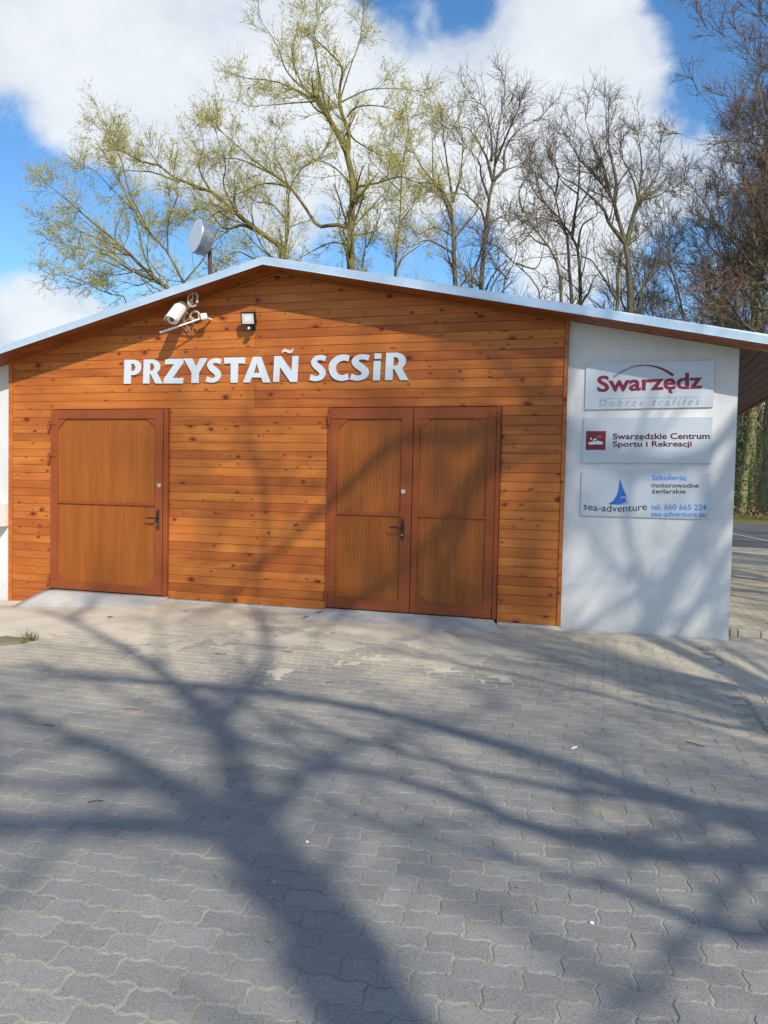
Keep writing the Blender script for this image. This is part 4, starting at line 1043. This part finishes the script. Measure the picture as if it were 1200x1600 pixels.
STY = {  # per-metre side branches, lengths, angles, twig counts, materials
 'willow': dict(d2=2.1, l2=(1.0, 2.8), a2=.75, n3=6, l3=(.45, 1.35), n4=5, l4=(.22, .6), up=.05, wan=.14, rmin=.0052, bark='willow_bark', twig='willow_twig', leaf='willow_leaf', per=4, ls=.030),
 'pale':   dict(d2=1.5, l2=(1.0, 3.0), a2=.70, n3=6, l3=(.5, 1.4), n4=4, l4=(.25, .7), up=.06, wan=.13, rmin=.0065, bark='grey_bark', twig='willow_twig', leaf='willow_leaf', per=1, ls=.034),
 'bare':   dict(d2=1.35, l2=(1.2, 3.4), a2=.62, n3=5, l3=(.6, 1.7), n4=4, l4=(.3, .8), up=.05, wan=.15, rmin=.0095, bark='grey_bark', twig='grey_twig', leaf=None, per=0, ls=0),
 'dark':   dict(d2=1.1, l2=(1.2, 3.2), a2=.70, n3=4, l3=(.6, 1.6), n4=3, l4=(.3, .9), up=.02, wan=.17, rmin=.0105, bark='grey_bark', twig='grey_twig', leaf=None, per=0, ls=0),
 'edge':   dict(d2=1.1, l2=(1.2, 3.2), a2=.70, n3=5, l3=(.6, 1.6), n4=3, l4=(.3, .9), up=.02, wan=.16, rmin=.0095, bark='pale_bark', twig='grey_twig', leaf=None, per=0, ls=0),
 'shade':  dict(d2=.55, l2=(1.2, 3.0), a2=.62, n3=4, l3=(.6, 1.5), n4=2, l4=(.3, .8), up=.05, wan=.14, rmin=.006, bark='grey_bark', twig='grey_twig', leaf=None, per=0, ls=0),
 'red':    dict(d2=1.1, l2=(1.4, 3.8), a2=.72, n3=4, l3=(.7, 1.9), n4=3, l4=(.3, .9), up=.03, wan=.15, rmin=.011, bark='grey_bark', twig='red_twig', leaf='bud', per=1, ls=.036)}
def finish_tree(g, root, P0, R0, st, dens=1.0, t0=.12):
    s = STY[st]; tr = Acc(); cr = Acc(); V, Q = tubes(P0, R0, 9); tr.add(V, Q)
    seg = np.linalg.norm(np.diff(P0, axis=1), axis=2).sum(1)
    idx = np.repeat(np.arange(len(P0)), np.maximum(2, (seg*s['d2']*dens).astype(int))); K = len(idx)
    t = t0+(1-t0)*g.random(K)**.85
    keep = (P0[idx, np.minimum((t*(P0.shape[1]-1)).astype(int), P0.shape[1]-1), 2] > 2.2); idx, t = idx[keep], t[keep]; K = len(idx)
    rr = R0[idx, np.minimum((t*(P0.shape[1]-1)).astype(int), P0.shape[1]-1)]
    L2 = g.uniform(*s['l2'], K)*np.clip(rr/.05, .42, 1.15)*(1.05-.45*t)
    C2, R2 = kids(g, P0, R0, idx, t, g.normal(s['a2'], .22, K), L2, .42, 8, s['wan'], s['up'], s['rmin']*1.7)
    # leading shoots off the limb ends
    ti = np.repeat(np.arange(len(P0)), 3)
    Ct, Rt = kids(g, P0, R0, ti, np.full(len(ti), .995), g.normal(.35, .2, len(ti)), g.uniform(*s['l2'], len(ti))*.42, .8, 8, s['wan'], s['up'], s['rmin']*1.7)
    C2 = np.concatenate([C2, Ct]); R2 = np.concatenate([R2, np.minimum(Rt, .03)])
    R2 = np.minimum(R2, .045); V, Q = tubes(C2, R2, 5); tr.add(V, Q)
    i3 = np.repeat(np.arange(len(C2)), s['n3']); K = len(i3)
    l2 = np.linalg.norm(np.diff(C2, axis=1), axis=2).sum(1)
    C3, R3 = kids(g, C2, R2, i3, .12+.88*g.random(K), g.normal(.62, .22, K), g.uniform(*s['l3'], K)*np.clip(l2[i3]/2.0, .5, 1.3), .55, 5, s['wan']*1.1, s['up'], s['rmin'])
    R3 = np.minimum(R3, .013); V, Q = tubes(C3, R3, 3); cr.add(V, Q)
    i4 = np.repeat(np.arange(len(C3)), s['n4']); K = len(i4)
    C4, R4 = kids(g, C3, R3, i4, .15+.85*g.random(K), g.normal(.6, .25, K), g.uniform(*s['l4'], K), .7, 3, s['wan']*1.2, s['up'], s['rmin']*.75, .6)
    V, Q = tubes(C4, R4, 3); cr.add(V, Q)
    tr.out('trunk', s['bark'], root); cr.out('crown', s['twig'], root)
    if s['leaf']:
        V, Q = leaves(g, np.concatenate([C4]), s['per'], s['ls'], .015)
        put(fromarrays('leaves', V, Q, np.zeros((0, 3), int), s['leaf'], root, ORG[root]), kind='stuff')
NP = 22
def guided(seed, label, cat, Y, limbs, st, group, dens=1.0, name='tree', ground=-0.4):
    """limbs: (pixels, start radius, end radius[, depth drift]); the first starts at the ground"""
    g = np.random.default_rng(seed); P0 = []; R0 = []
    b = W(*limbs[0][0][0], Y)
    root = thing(name, (b[0], Y, ground), label, cat, group)
    cur = {}
    for li, lm in enumerate(limbs):
        px, r0, r1 = lm[:3]; dy = lm[3] if len(lm) > 3 else (0.0 if li == 0 else g.uniform(-2.2, 2.2))
        key = px[0]; y0 = cur.get(key, 0.0)
        P = []
        for i, q in enumerate(px):
            f = i/(len(px)-1); yy = Y+y0+(dy)*f**1.3; P.append(W(q[0], q[1], yy)); cur.setdefault(q, yy-Y)
        if key == limbs[0][0][0] and P[0][2] > 1.0 and li == 0 or lm[-1] == 'g':
            P = [np.array([P[0][0]+.1, P[0][1], ground]), np.array([P[0][0]+.06, P[0][1], (P[0][2]+ground)*.5])]+P
            t0r = r0*1.35
        else: t0r = r0
        if st == 'willow' and li: t0r *= .82; r1 *= .8
        A = resample(P, NP)
        A += np.cumsum(g.standard_normal(A.shape)*.012, 0)*np.linspace(0, 1, NP)[:, None]
        P0.append(A); R0.append(t0r+(r1-t0r)*np.linspace(0, 1, NP)**.8)
    finish_tree(g, root, np.array(P0), np.array(R0), st, dens)
    return root
def wild(seed, x, y, H, r, label, st, group, lean=(0, 0), dens=1.0, fork=.35, nl=9, spread=.55, name='tree', ll=.42):
    """a free-standing tree: trunk, rising limbs, branches, twigs"""
    g = np.random.default_rng(seed); z0 = terrain(x, y)-.1
    root = thing(name, (x, y, z0), label, 'tree', group)
    n = NP; T = np.linspace(0, 1, n)
    w1 = np.cumsum(g.standard_normal((n, 2))*.013*H/n**.5, 0)
    tr = np.stack([x+lean[0]*T**1.5+w1[:, 0], y+lean[1]*T**1.5+w1[:, 1], z0+H*.93*T], 1)
    TR = r*(1.0-.93*T**.85); TR[0] *= 1.35; TR[1] *= 1.1
    P0 = [tr]; R0 = [TR]
    tt = fork+(1-fork)*(np.arange(nl)+g.random(nl)*.7)/nl
    Pn, Rn = np.array([tr]), np.array([TR])
    C, CR = kids(g, Pn, Rn, np.zeros(nl, int), np.minimum(tt, .97), g.normal(spread+.15, .15, nl), H*ll*(1.12-.75*tt)*g.uniform(.75, 1.2, nl), .62, n, .09, .035, .012, .12)
    C2, CR2 = kids(g, C, CR, np.repeat(np.arange(nl), 2), g.uniform(.25, .75, nl*2), g.normal(.55, .18, nl*2), H*ll*.5*g.uniform(.6, 1.1, nl*2), .62, n, .10, .03, .010, .12)
    finish_tree(g, root, np.concatenate([[tr], C, C2]), np.concatenate([[TR], CR, CR2]), st, dens, .15)
    return root

# yellow-green willows behind the roof
YW = 19.0
guided(1, 'tall willow with one leaning trunk and sparse yellow-green leaves above the ridge', 'tree', YW, [
    ([(549, 427), (549, 357), (553, 293), (548, 261), (542, 239), (523, 199), (497, 158)], .19, .085, 0.0),
    ([(542, 239), (545, 207), (536, 183), (530, 161), (531, 129), (534, 116), (531, 99), (507, 73), (480, 48)], .11, .02, .5),
    ([(497, 158), (498, 113), (491, 54), (499, 21)], .055, .012, .6), ([(497, 158), (451, 116), (432, 67), (411, 35)], .055, .012, -.8),
    ([(497, 158), (470, 128), (455, 80), (470, 20)], .05, .012, 1.2), ([(497, 158), (437, 129), (380, 119), (362, 112)], .05, .01, 1.5), ([(497, 158), (437, 161), (400, 163)], .045, .01, -1.2),
    ([(530, 161), (545, 110), (560, 60), (566, 20)], .04, .01, 1.0),
    ([(530, 161), (572, 142), (610, 139), (647, 138)], .04, .008, .8), ([(542, 183), (558, 167), (600, 166), (636, 176)], .04, .008, -.8), ([(545, 207), (558, 222), (596, 242), (626, 239)], .045, .01, 1.2),
    ([(553, 293), (593, 285), (623, 277), (655, 285)], .06, .02, -1.0),
    ([(549, 357), (523, 351), (497, 353), (480, 328), (454, 293), (424, 271), (384, 239), (351, 210)], .10, .015, -1.2),
    ([(424, 271), (370, 250), (325, 250)], .05, .01, .8), ([(454, 293), (419, 286), (384, 296), (335, 322)], .055, .01, 1.4),
    ([(548, 385), (520, 378), (490, 388), (465, 398)], .05, .01, 1.6), ([(553, 293), (520, 260), (490, 250), (470, 262)], .045, .01, 1.4),
    ([(549, 357), (575, 330), (600, 305), (618, 280)], .04, .01, 1.5)], 'willow', 'willows behind the boathouse', .9, 'willow_tree')
guided(2, 'willow with two stems arching left behind the ridge', 'tree', YW-1.5, [
    ([(445, 410), (415, 370), (370, 335), (330, 300), (280, 285), (260, 265), (220, 255), (195, 240)], .17, .02, 0.0),
    ([(445, 410), (449, 380), (451, 349), (452, 296), (470, 262), (500, 245)], .13, .02, 1.0, 'g'),
    ([(415, 370), (380, 352), (350, 357), (320, 325), (280, 340), (262, 352)], .08, .015, 1.0), ([(370, 335), (345, 330), (318, 345), (300, 338)], .05, .01, -1.0),
    ([(280, 285), (240, 270), (205, 268), (185, 262)], .045, .01, 1.0), ([(330, 300), (310, 260), (318, 225), (310, 195)], .045, .01, 1.2), ([(370, 335), (350, 290), (352, 255), (340, 205)], .05, .01, -1.1),
    ([(451, 349), (425, 320), (400, 315), (380, 300)], .05, .01, 1.5), ([(452, 296), (440, 262), (430, 240), (432, 205)], .05, .01, 1.0),
    ([(445, 410), (400, 404), (375, 392), (355, 397), (340, 412)], .05, .012, 1.5)], 'willow', 'willows behind the boathouse', 1.0, 'willow_tree')
guided(3, 'low spreading willow at far left beyond the roof slope', 'tree', YW-3, [
    ([(270, 470), (257, 447), (225, 420), (190, 385), (132, 337), (100, 307), (74, 287)], .13, .012, 0.0),
    ([(300, 460), (287, 442), (262, 395), (235, 365), (207, 327), (180, 270), (157, 235)], .10, .012, .8, 'g'), ([(207, 327), (180, 300), (150, 270), (130, 262)], .035, .008, .8), ([(235, 365), (205, 305), (192, 250), (170, 205)], .045, .008, -.8),
    ([(200, 480), (162, 457), (112, 432), (67, 425)], .06, .008, .6, 'g'), ([(257, 447), (200, 420), (170, 400), (130, 390), (92, 380)], .06, .01, 1.0), ([(262, 395), (262, 342), (275, 305), (268, 270)], .05, .01, -.6),
    ([(287, 442), (320, 400), (330, 370), (345, 350)], .045, .01, 1.2), ([(190, 385), (150, 372), (110, 355), (78, 345)], .03, .008, .8), ([(225, 420), (180, 430), (130, 420)], .035, .008, -.8)], 'willow', 'willows behind the boathouse', 1.15, 'willow_tree')
guided(4, 'slim young tree with thin leafy crown right of the tall willow', 'tree', YW+4, [
    ([(617, 425), (624, 349), (627, 263), (636, 205), (632, 170)], .09, .012, 0.0), ([(566, 432), (573, 387), (569, 344), (556, 314)], .09, .02, .5, 'g'), ([(617, 425), (630, 402), (650, 388), (665, 380)], .06, .012, .8),
    ([(627, 263), (610, 235), (600, 205)], .03, .008), ([(624, 349), (645, 320), (660, 300)], .03, .008), ([(626, 300), (605, 280), (590, 262)], .03, .008), ([(573, 387), (590, 350), (600, 320)], .04, .01)], 'willow', 'willows behind the boathouse', 1.1, 'willow_tree')
# nearly bare trees to the right of the ridge
guided(5, 'tree with mossy trunk and pale green twigs behind the right roof slope', 'tree', 24, [
    ([(713, 454), (711, 371), (708, 316), (689, 290), (668, 267), (650, 235)], .19, .02, 0.0), ([(708, 350), (690, 300), (678, 277), (678, 201)], .07, .012), ([(711, 398), (689, 384), (665, 375), (636, 388)], .06, .012),
    ([(711, 371), (723, 356), (746, 324), (729, 307)], .06, .012), ([(708, 316), (697, 239), (695, 195)], .06, .012), ([(711, 371), (680, 355), (655, 365), (640, 360)], .05, .01), ([(708, 316), (720, 270), (722, 225), (716, 190)], .05, .01), ([(689, 290), (664, 285), (645, 292)], .04, .01)],
    'pale', 'bare trees behind the boathouse', 1.1)
guided(6, 'tall bare tree with dense round crown over the right roof slope', 'tree', 26, [
    ([(751, 462), (755, 407), (759, 354), (764, 311), (770, 282), (773, 258), (776, 222), (787, 145)], .20, .015, 0.0), ([(770, 282), (789, 267), (812, 256)], .06, .012), ([(770, 282), (756, 239), (731, 205), (712, 200)], .08, .012),
    ([(759, 354), (751, 328), (729, 307), (715, 305)], .06, .012), ([(770, 282), (787, 265), (789, 239), (802, 214), (836, 190)], .08, .012), ([(768, 252), (768, 214), (759, 173), (746, 160)], .06, .012), ([(764, 311), (752, 275), (748, 250), (725, 225)], .06, .012),
    ([(773, 258), (795, 205), (812, 168)], .06, .012), ([(759, 354), (778, 340), (800, 332)], .04, .01), ([(735, 458), (742, 415), (757, 370)], .08, .03, .3, 'g')],
    'bare', 'bare trees behind the boathouse', 1.25)
guided(7, 'small crooked dark tree with forked trunk between the taller bare trees', 'tree', 22, [
    ([(790, 460), (792, 435), (806, 411), (812, 382), (800, 345)], .08, .012, 0.0), ([(846, 470), (823, 424), (806, 411), (785, 385), (770, 378)], .07, .012, .6, 'g'), ([(792, 435), (775, 415), (770, 395)], .04, .01), ([(806, 411), (838, 420), (850, 395), (855, 370)], .04, .01), ([(812, 382), (830, 360), (832, 335)], .035, .01)],
    'dark', 'bare trees behind the boathouse', 1.2)
guided(8, 'bare tree with thin trunk curving left', 'tree', 30, [
    ([(877, 480), (873, 419), (857, 384), (833, 356), (817, 332), (822, 303)], .16, .02, 0.0), ([(857, 384), (835, 375), (815, 350)], .06, .012), ([(833, 356), (850, 345), (870, 350)], .05, .012), ([(817, 332), (812, 300), (830, 270), (835, 245)], .05, .012)],
    'dark', 'bare trees behind the boathouse', 1.2)
guided(9, 'bare tree with two slim trunks rising side by side', 'tree', 33, [
    ([(894, 482), (890, 430), (887, 371), (875, 340), (848, 316), (842, 281), (826, 255)], .18, .02, 0.0), ([(907, 484), (904, 402), (894, 369), (874, 342), (868, 303), (848, 281)], .20, .02, .8, 'g'), ([(903, 386), (909, 353), (931, 336), (930, 318)], .07, .012),
    ([(894, 369), (898, 338), (903, 303), (905, 255), (895, 225)], .10, .012), ([(868, 303), (872, 270), (860, 240), (862, 220)], .06, .012), ([(903, 303), (880, 285), (868, 262)], .05, .012), ([(848, 316), (835, 300), (830, 285)], .05, .012), ([(887, 371), (868, 345), (835, 340)], .05, .012)],
    'bare', 'bare trees behind the boathouse', 1.1)
guided(10, 'broad bare tree spreading into many tall limbs behind the sign wall', 'tree', 31, [
    ([(985, 495), (983, 423), (978, 382), (966, 340), (960, 316), (951, 299), (933, 277), (905, 246), (893, 225)], .27, .02, 0.0), ([(960, 316), (963, 286), (953, 237), (951, 209), (952, 172)], .11, .012), ([(978, 382), (951, 347), (942, 325), (905, 290), (883, 277), (872, 262)], .12, .015),
    ([(978, 382), (988, 342), (997, 314), (1021, 283), (1030, 262), (1028, 235)], .14, .015), ([(997, 314), (990, 281), (971, 242), (970, 225)], .07, .012), ([(997, 314), (1003, 259), (997, 205)], .07, .012), ([(951, 299), (940, 255), (929, 233), (915, 188)], .08, .012),
    ([(997, 314), (1030, 305), (1045, 290)], .05, .012), ([(933, 277), (920, 262), (900, 262)], .05, .012), ([(963, 493), (966, 412), (978, 382)], .13, .07, .8, 'g'), ([(963, 467), (942, 432), (925, 406), (905, 400)], .08, .012), ([(995, 495), (1012, 426), (1030, 400)], .10, .015, 1.0, 'g')],
    'bare', 'bare trees behind the boathouse', 1.15)
# woodland to the right
WOOD = 'trees of the wood across the road'
wl_ = [(31, 6.68, 35.5, 20, .24, 'ivy-grown trunk nearest the white wall corner', 'edge', (0.5, 0), .30, 7),
       (32, 7.95, 36.5, 23, .36, 'thick pale trunk at the right edge of the picture', 'edge', (.4, 0), .3, 9),
       (33, 7.85, 40.0, 21, .22, 'slim trunk standing between ivy trunk and thick pale trunk', 'edge', (-.6, 0), .3, 8),
       (34, 8.9, 35.2, 26, .34, 'tallest tree with reddish buds leaning in at the top right', 'red', (-1.6, -1.5), .25, 13),
       (35, 5.2, 38.0, 17, .20, 'leaning bare tree just right of the white sign wall top', 'dark', (-2.8, 0), .2, 9),
       (36, 9.8, 36.0, 25, .33, 'reddish tree just outside the right edge', 'red', (-1.5, -1), .22, 12),
       (37, 4.2, 41.0, 15, .17, 'low bare tree with arching limbs above the right eave', 'dark', (-2.2, 0), .15, 9),
       (38, 8.4, 44.0, 22, .26, 'dark trunk deeper in the wood', 'dark', (0, 0), .25, 9),
       (39, 6.2, 46.0, 19, .22, 'grey trunk far back in the wood', 'bare', (.8, 0), .25, 8),
       (40, 11.0, 42.0, 24, .30, 'tall tree at the back of the wood, right', 'red', (-1, 0), .25, 10),
       (41, 2.6, 45.0, 13, .15, 'short bare tree behind the broad tree', 'dark', (-1, 0), .2, 8),
       (42, 7.6, 50.0, 20, .22, 'thin trunk at the very back of the wood', 'dark', (.3, 0), .3, 7),
       (43, 9.3, 49.0, 19, .24, 'mossy trunk at the back, right of the thick pale trunk', 'dark', (.2, 0), .35, 6),
       (44, 8.9, 55.0, 19, .22, 'faint trunk behind the slim middle trunk', 'dark', (-.2, 0), .4, 5),
       (45, 10.6, 56.0, 20, .25, 'faint trunk at the back beside the right edge', 'dark', (.2, 0), .4, 5),
       (46, 9.8, 62.0, 18, .25, 'farthest trunk seen between wall corner and right edge', 'dark', (0, 0), .4, 5)]
for sd_, x, y, H, r, lb, st, ln, fk, nl in wl_:
    wild(sd_, x, y, H, r, lb, st, WOOD, ln, 1.05 if st == 'red' else .9, fk, nl, .62, ll=.40)
rw = np.random.default_rng(77)
# ivy on the nearest trunk
def ivy(x, y, z0, z1, rad, n, label):
    a = rw.uniform(0, 6.28, n); z = z0+(z1-z0)*rw.random(n)**.9; rr = rad*(1.0+.6*rw.random(n))
    p = np.stack([x+rr*np.cos(a), y+rr*np.sin(a), z], 1); d = nrm(rw.standard_normal((n, 3))+[0, 0, -.6]); q = nrm(np.cross(d, rw.standard_normal((n, 3)))); s = rw.uniform(.04, .10, (n, 1))
    V = np.stack([p-q*s*.5, p+d*s*.5-q*s*.6, p+d*s*1.1, p+d*s*.5+q*s*.6], 1).reshape(-1, 3)
    put(fromarrays('ivy', V, np.arange(len(V)).reshape(-1, 4), np.zeros((0, 3), int), 'ivy_leaf'), label, 'ivy')
ivy(6.7, 35.5, .0, 7.5, .32, 3500, 'green ivy climbing the trunk nearest the white wall corner')
ivy(7.87, 40.0, .2, 4.5, .34, 1500, 'patchy ivy low on the slim middle trunk')
# undergrowth: thin stems and dry leaves at the wood's edge
n = 2600; bx_ = rw.uniform(3, 18, n); by_ = rw.uniform(36.2, 66, n); bz = np.array([terrain(a, b) for a, b in zip(bx_, by_)])
C = grow(rw, np.stack([bx_, by_, bz-.05], 1), np.array([0, 0, 1.0])+.35*rw.standard_normal((n, 3)), rw.uniform(.8, 4.2, n), 6, .16, .02)
R = np.linspace(1, .3, 6)[None]*rw.uniform(.006, .022, (n, 1)); A = Acc(); V, Q = tubes(C, R, 3); A.add(V, Q)
C3, R3 = kids(rw, C, R, np.repeat(np.arange(n), 6), .3+.7*rw.random(n*6), rw.normal(.7, .2, n*6), rw.uniform(.3, 1.2, n*6), .6, 4, .15, .02, .005); V, Q = tubes(C3, R3, 3); A.add(V, Q)
ug = fromarrays('undergrowth', np.concatenate(A.V), np.concatenate(A.Q), np.zeros((0, 3), int), 'grey_twig')
put(ug, 'thicket of thin bare stems along the edge of the wood', 'undergrowth', kind='stuff')
n = 9000; bx_ = rw.uniform(-2, 20, n); by_ = 34.6+rw.random(n)**1.5*20; bz = np.array([terrain(a, b) for a, b in zip(bx_, by_)])+rw.random(n)**2*.5
p = np.stack([bx_, by_, bz], 1); d = nrm(rw.standard_normal((n, 3))); q = nrm(np.cross(d, rw.standard_normal((n, 3)))); s = rw.uniform(.05, .12, (n, 1))
V = np.stack([p, p+d*s+q*s*.5, p+d*s*2, p+d*s-q*s*.5], 1).reshape(-1, 3)
put(fromarrays('leaf_litter', V, np.arange(len(V)).reshape(-1, 4), np.zeros((0, 3), int), 'dead_leaf'), 'brown fallen leaves along the road verge', 'leaves', kind='stuff')
n = 9000; bx_ = rw.uniform(5, 20, n); by_ = 34.0+rw.random(n)*1.5; p = np.stack([bx_, by_, np.array([terrain(a, b) for a, b in zip(bx_, by_)])], 1)
p[:, 2] = np.maximum(p[:, 2], -.28); d = nrm(rw.standard_normal((n, 3))*.5+[0, 0, 1]); q = nrm(np.cross(d, rw.standard_normal((n, 3))))*.012; h = rw.uniform(.06, .2, (n, 1))
V = np.stack([p-q, p+q, p+d*h], 1).reshape(-1, 3)
put(fromarrays('verge_grass', V, np.zeros((0, 4), int), np.arange(len(V)).reshape(-1, 3), 'grass'), 'green grass strip on the far side of the road', 'grass', kind='stuff')

# the depth of the wood: many slim stems that merge into one mass
n = 420; bx_ = rw.uniform(6, 30, n); by_ = rw.uniform(58, 105, n); bz = np.array([terrain(a, b) for a, b in zip(bx_, by_)])
C = grow(rw, np.stack([bx_, by_, bz-.2], 1), np.array([0, 0, 1.0])+.06*rw.standard_normal((n, 3)), rw.uniform(8, 15, n), 8, .04, .03)
R = np.linspace(1, .25, 8)[None]*rw.uniform(.08, .22, (n, 1)); A = Acc(); V, Q = tubes(C, R, 5); A.add(V, Q)
C3, R3 = kids(rw, C, R, np.repeat(np.arange(n), 14), .2+.8*rw.random(n*14), rw.normal(.8, .2, n*14), rw.uniform(1.0, 3.5, n*14), .4, 5, .14, .03, .012); V, Q = tubes(C3, R3, 3); A.add(V, Q)
put(fromarrays('woodland', np.concatenate(A.V), np.concatenate(A.Q), np.zeros((0, 3), int), 'dark_bark'), 'deep brown wood far behind the road', 'wood', kind='stuff')

# trees that stand behind the viewpoint; their shadows fall over the yard
BACK = 'bare trees behind the viewpoint'
SHADE = [(65, 10.4, -13.3, 17, .22, (0, 0), .32, 13, 1.5, .42, 'slender bare tree standing right of the stout one behind the viewpoint'),
(61, 6.8, 0.6, 9, .16, (0, 0), .15, 10, 2.5, .40, 'small bare tree close beside the side yard'),
(62, 7.4, 5.0, 11, .18, (0, 0), .15, 10, 2.5, .40, 'small bare tree farther along the side yard'),

(63, 13.8, -19.0, 24, .30, (0, 0), .30, 12, .65, .42, 'bare tree farther back on the sunny side, left of the far pair'),
(64, 17.0, -18.5, 24, .30, (0, 0), .30, 12, .75, .42, 'bare tree farther back on the sunny side, right of the far pair'),
(66, 8.8, -2.5, 15, .26, (0, 0), .18, 12, 2.2, .42, 'bare tree beside the side yard, nearest of the yard trees'),
(67, 10.5, 2.0, 16, .28, (0, 0), .18, 12, 2.2, .42, 'bare tree beside the side yard, middle of the yard trees'),
(68, 14.0, 4.0, 18, .30, (0, 0), .18, 12, 2.2, .42, 'bare tree beside the road, farthest of the yard trees'),
(69, 18.0, 9.0, 20, .30, (0, 0), .18, 12, 2.2, .42, 'bare tree at the road bend on the right')]
def lift(px, py, h, z=-.05):
    p = G(px, py, z); return p+SUN/SUN[2]*h
def liftw(px, py, t): return W(px, py, .0)+SUN/abs(SUN[1])*t
def shade_tree(seed, label, limbs, dens=1.0, st='shade'):
    g = np.random.default_rng(seed); b = np.asarray(limbs[0][0][0]); root = thing('tree', b, label, 'tree', BACK); P0 = []; R0 = []
    for P, r0, r1 in limbs:
        A = resample([np.asarray(p, float) for p in P], NP); A += np.cumsum(g.standard_normal(A.shape)*.012, 0)*np.linspace(0, 1, NP)[:, None]
        P0.append(A); R0.append(r0+(r1-r0)*np.linspace(0, 1, NP)**.8)
    finish_tree(g, root, np.array(P0), np.array(R0), st, dens, .2)
for sd_, x, y, H, r, ln, fk, nl, dn, ll, lb in SHADE:
    wild(sd_, x, y, H, r, lb, 'shade', BACK, ln, dn, fk, nl, .55, ll=ll)
fk_ = lift(1420, 1180, 4.0); l1 = lift(1330, 1110, 4.4); l2 = lift(1310, 1300, 4.2)
shade_tree(71, 'bare tree right behind the viewpoint with two long level limbs', [
    ([(fk_[0]+.7, fk_[1]-.4, -.45), (fk_[0]+.3, fk_[1]-.1, 2.4), fk_], .24, .17),
    ([fk_, l1, lift(1200, 1085, 4.8), lift(1000, 1040, 5.5), lift(850, 1012, 6.0), lift(690, 972, 6.6)], .11, .03),
    ([fk_, l2, lift(1050, 1245, 5.0), lift(900, 1195, 5.5), lift(700, 1135, 6.2), lift(480, 1085, 6.8), lift(250, 1060, 7.2)], .12, .035),
    ([l1, lift(1180, 1140, 5.0), lift(1000, 1100, 5.6), lift(760, 1045, 6.4)], .05, .02),
    ([l2, lift(1150, 1340, 4.8), lift(900, 1310, 5.4), lift(700, 1235, 6.2), lift(560, 1200, 6.6)], .09, .03),
    ([l2, lift(1200, 1450, 4.6), lift(1000, 1400, 5.2), lift(800, 1340, 5.6)], .07, .02),
    ([fk_, liftw(1200, 640, 6.5), liftw(1110, 718, 7.0), liftw(1000, 735, 7.4), liftw(880, 690, 7.8)], .11, .08),
    ([fk_, liftw(1180, 800, 6.6), liftw(1080, 880, 7.0), liftw(980, 940, 7.2), liftw(880, 1000, 7.5)], .065, .03),
    ([fk_, liftw(1220, 860, 6.4), liftw(1120, 930, 6.7), liftw(1010, 990, 7.0)], .045, .02),
    ([liftw(1000, 735, 7.4), liftw(860, 640, 8.0), liftw(760, 560, 8.5), liftw(640, 500, 9.0)], .09, .03),
    ([liftw(880, 690, 7.8), liftw(760, 740, 8.2), liftw(660, 860, 8.5), liftw(560, 930, 8.8)], .11, .05),
    ([liftw(860, 640, 8.0), liftw(790, 690, 8.2), liftw(730, 790, 8.4), liftw(700, 960, 8.7)], .12, .06),
    ([liftw(860, 640, 8.0), liftw(740, 680, 8.3), liftw(620, 690, 8.8), liftw(530, 760, 9.0), liftw(420, 850, 9.3)], .10, .04)], 1.7)
c0 = lift(535, 1490, 6.75); c1 = lift(405, 1300, 8.10)
shade_tree(72, 'stout bare tree behind the viewpoint with heavy forked limbs', [
    ([(c0[0]+.3, c0[1]-.1, -.45), (c0[0]+.15, c0[1], 3.5), c0], .22, .15),
    ([c0, c1, lift(340, 1130, 9.18), lift(225, 1025, 10.26), lift(110, 960, 11.34)], .15, .04),
    ([c1, lift(210, 1290, 8.37), lift(60, 1300, 8.91), lift(-80, 1330, 9.45)], .10, .04),
    ([c1, lift(160, 1170, 8.91), lift(0, 1120, 9.72), lift(-120, 1090, 10.26)], .08, .03),
    ([c1, lift(500, 1185, 8.91), lift(630, 1150, 9.45), lift(760, 1110, 10.26)], .06, .02),
    ([c1, lift(230, 1225, 8.64), lift(120, 1215, 9.32), lift(0, 1200, 9.86)], .08, .03),
    ([lift(340, 1130, 9.18), lift(420, 1020, 9.99), liftw(420, 860, 7.5), liftw(400, 700, 8)], .06, .02)], 2.3)
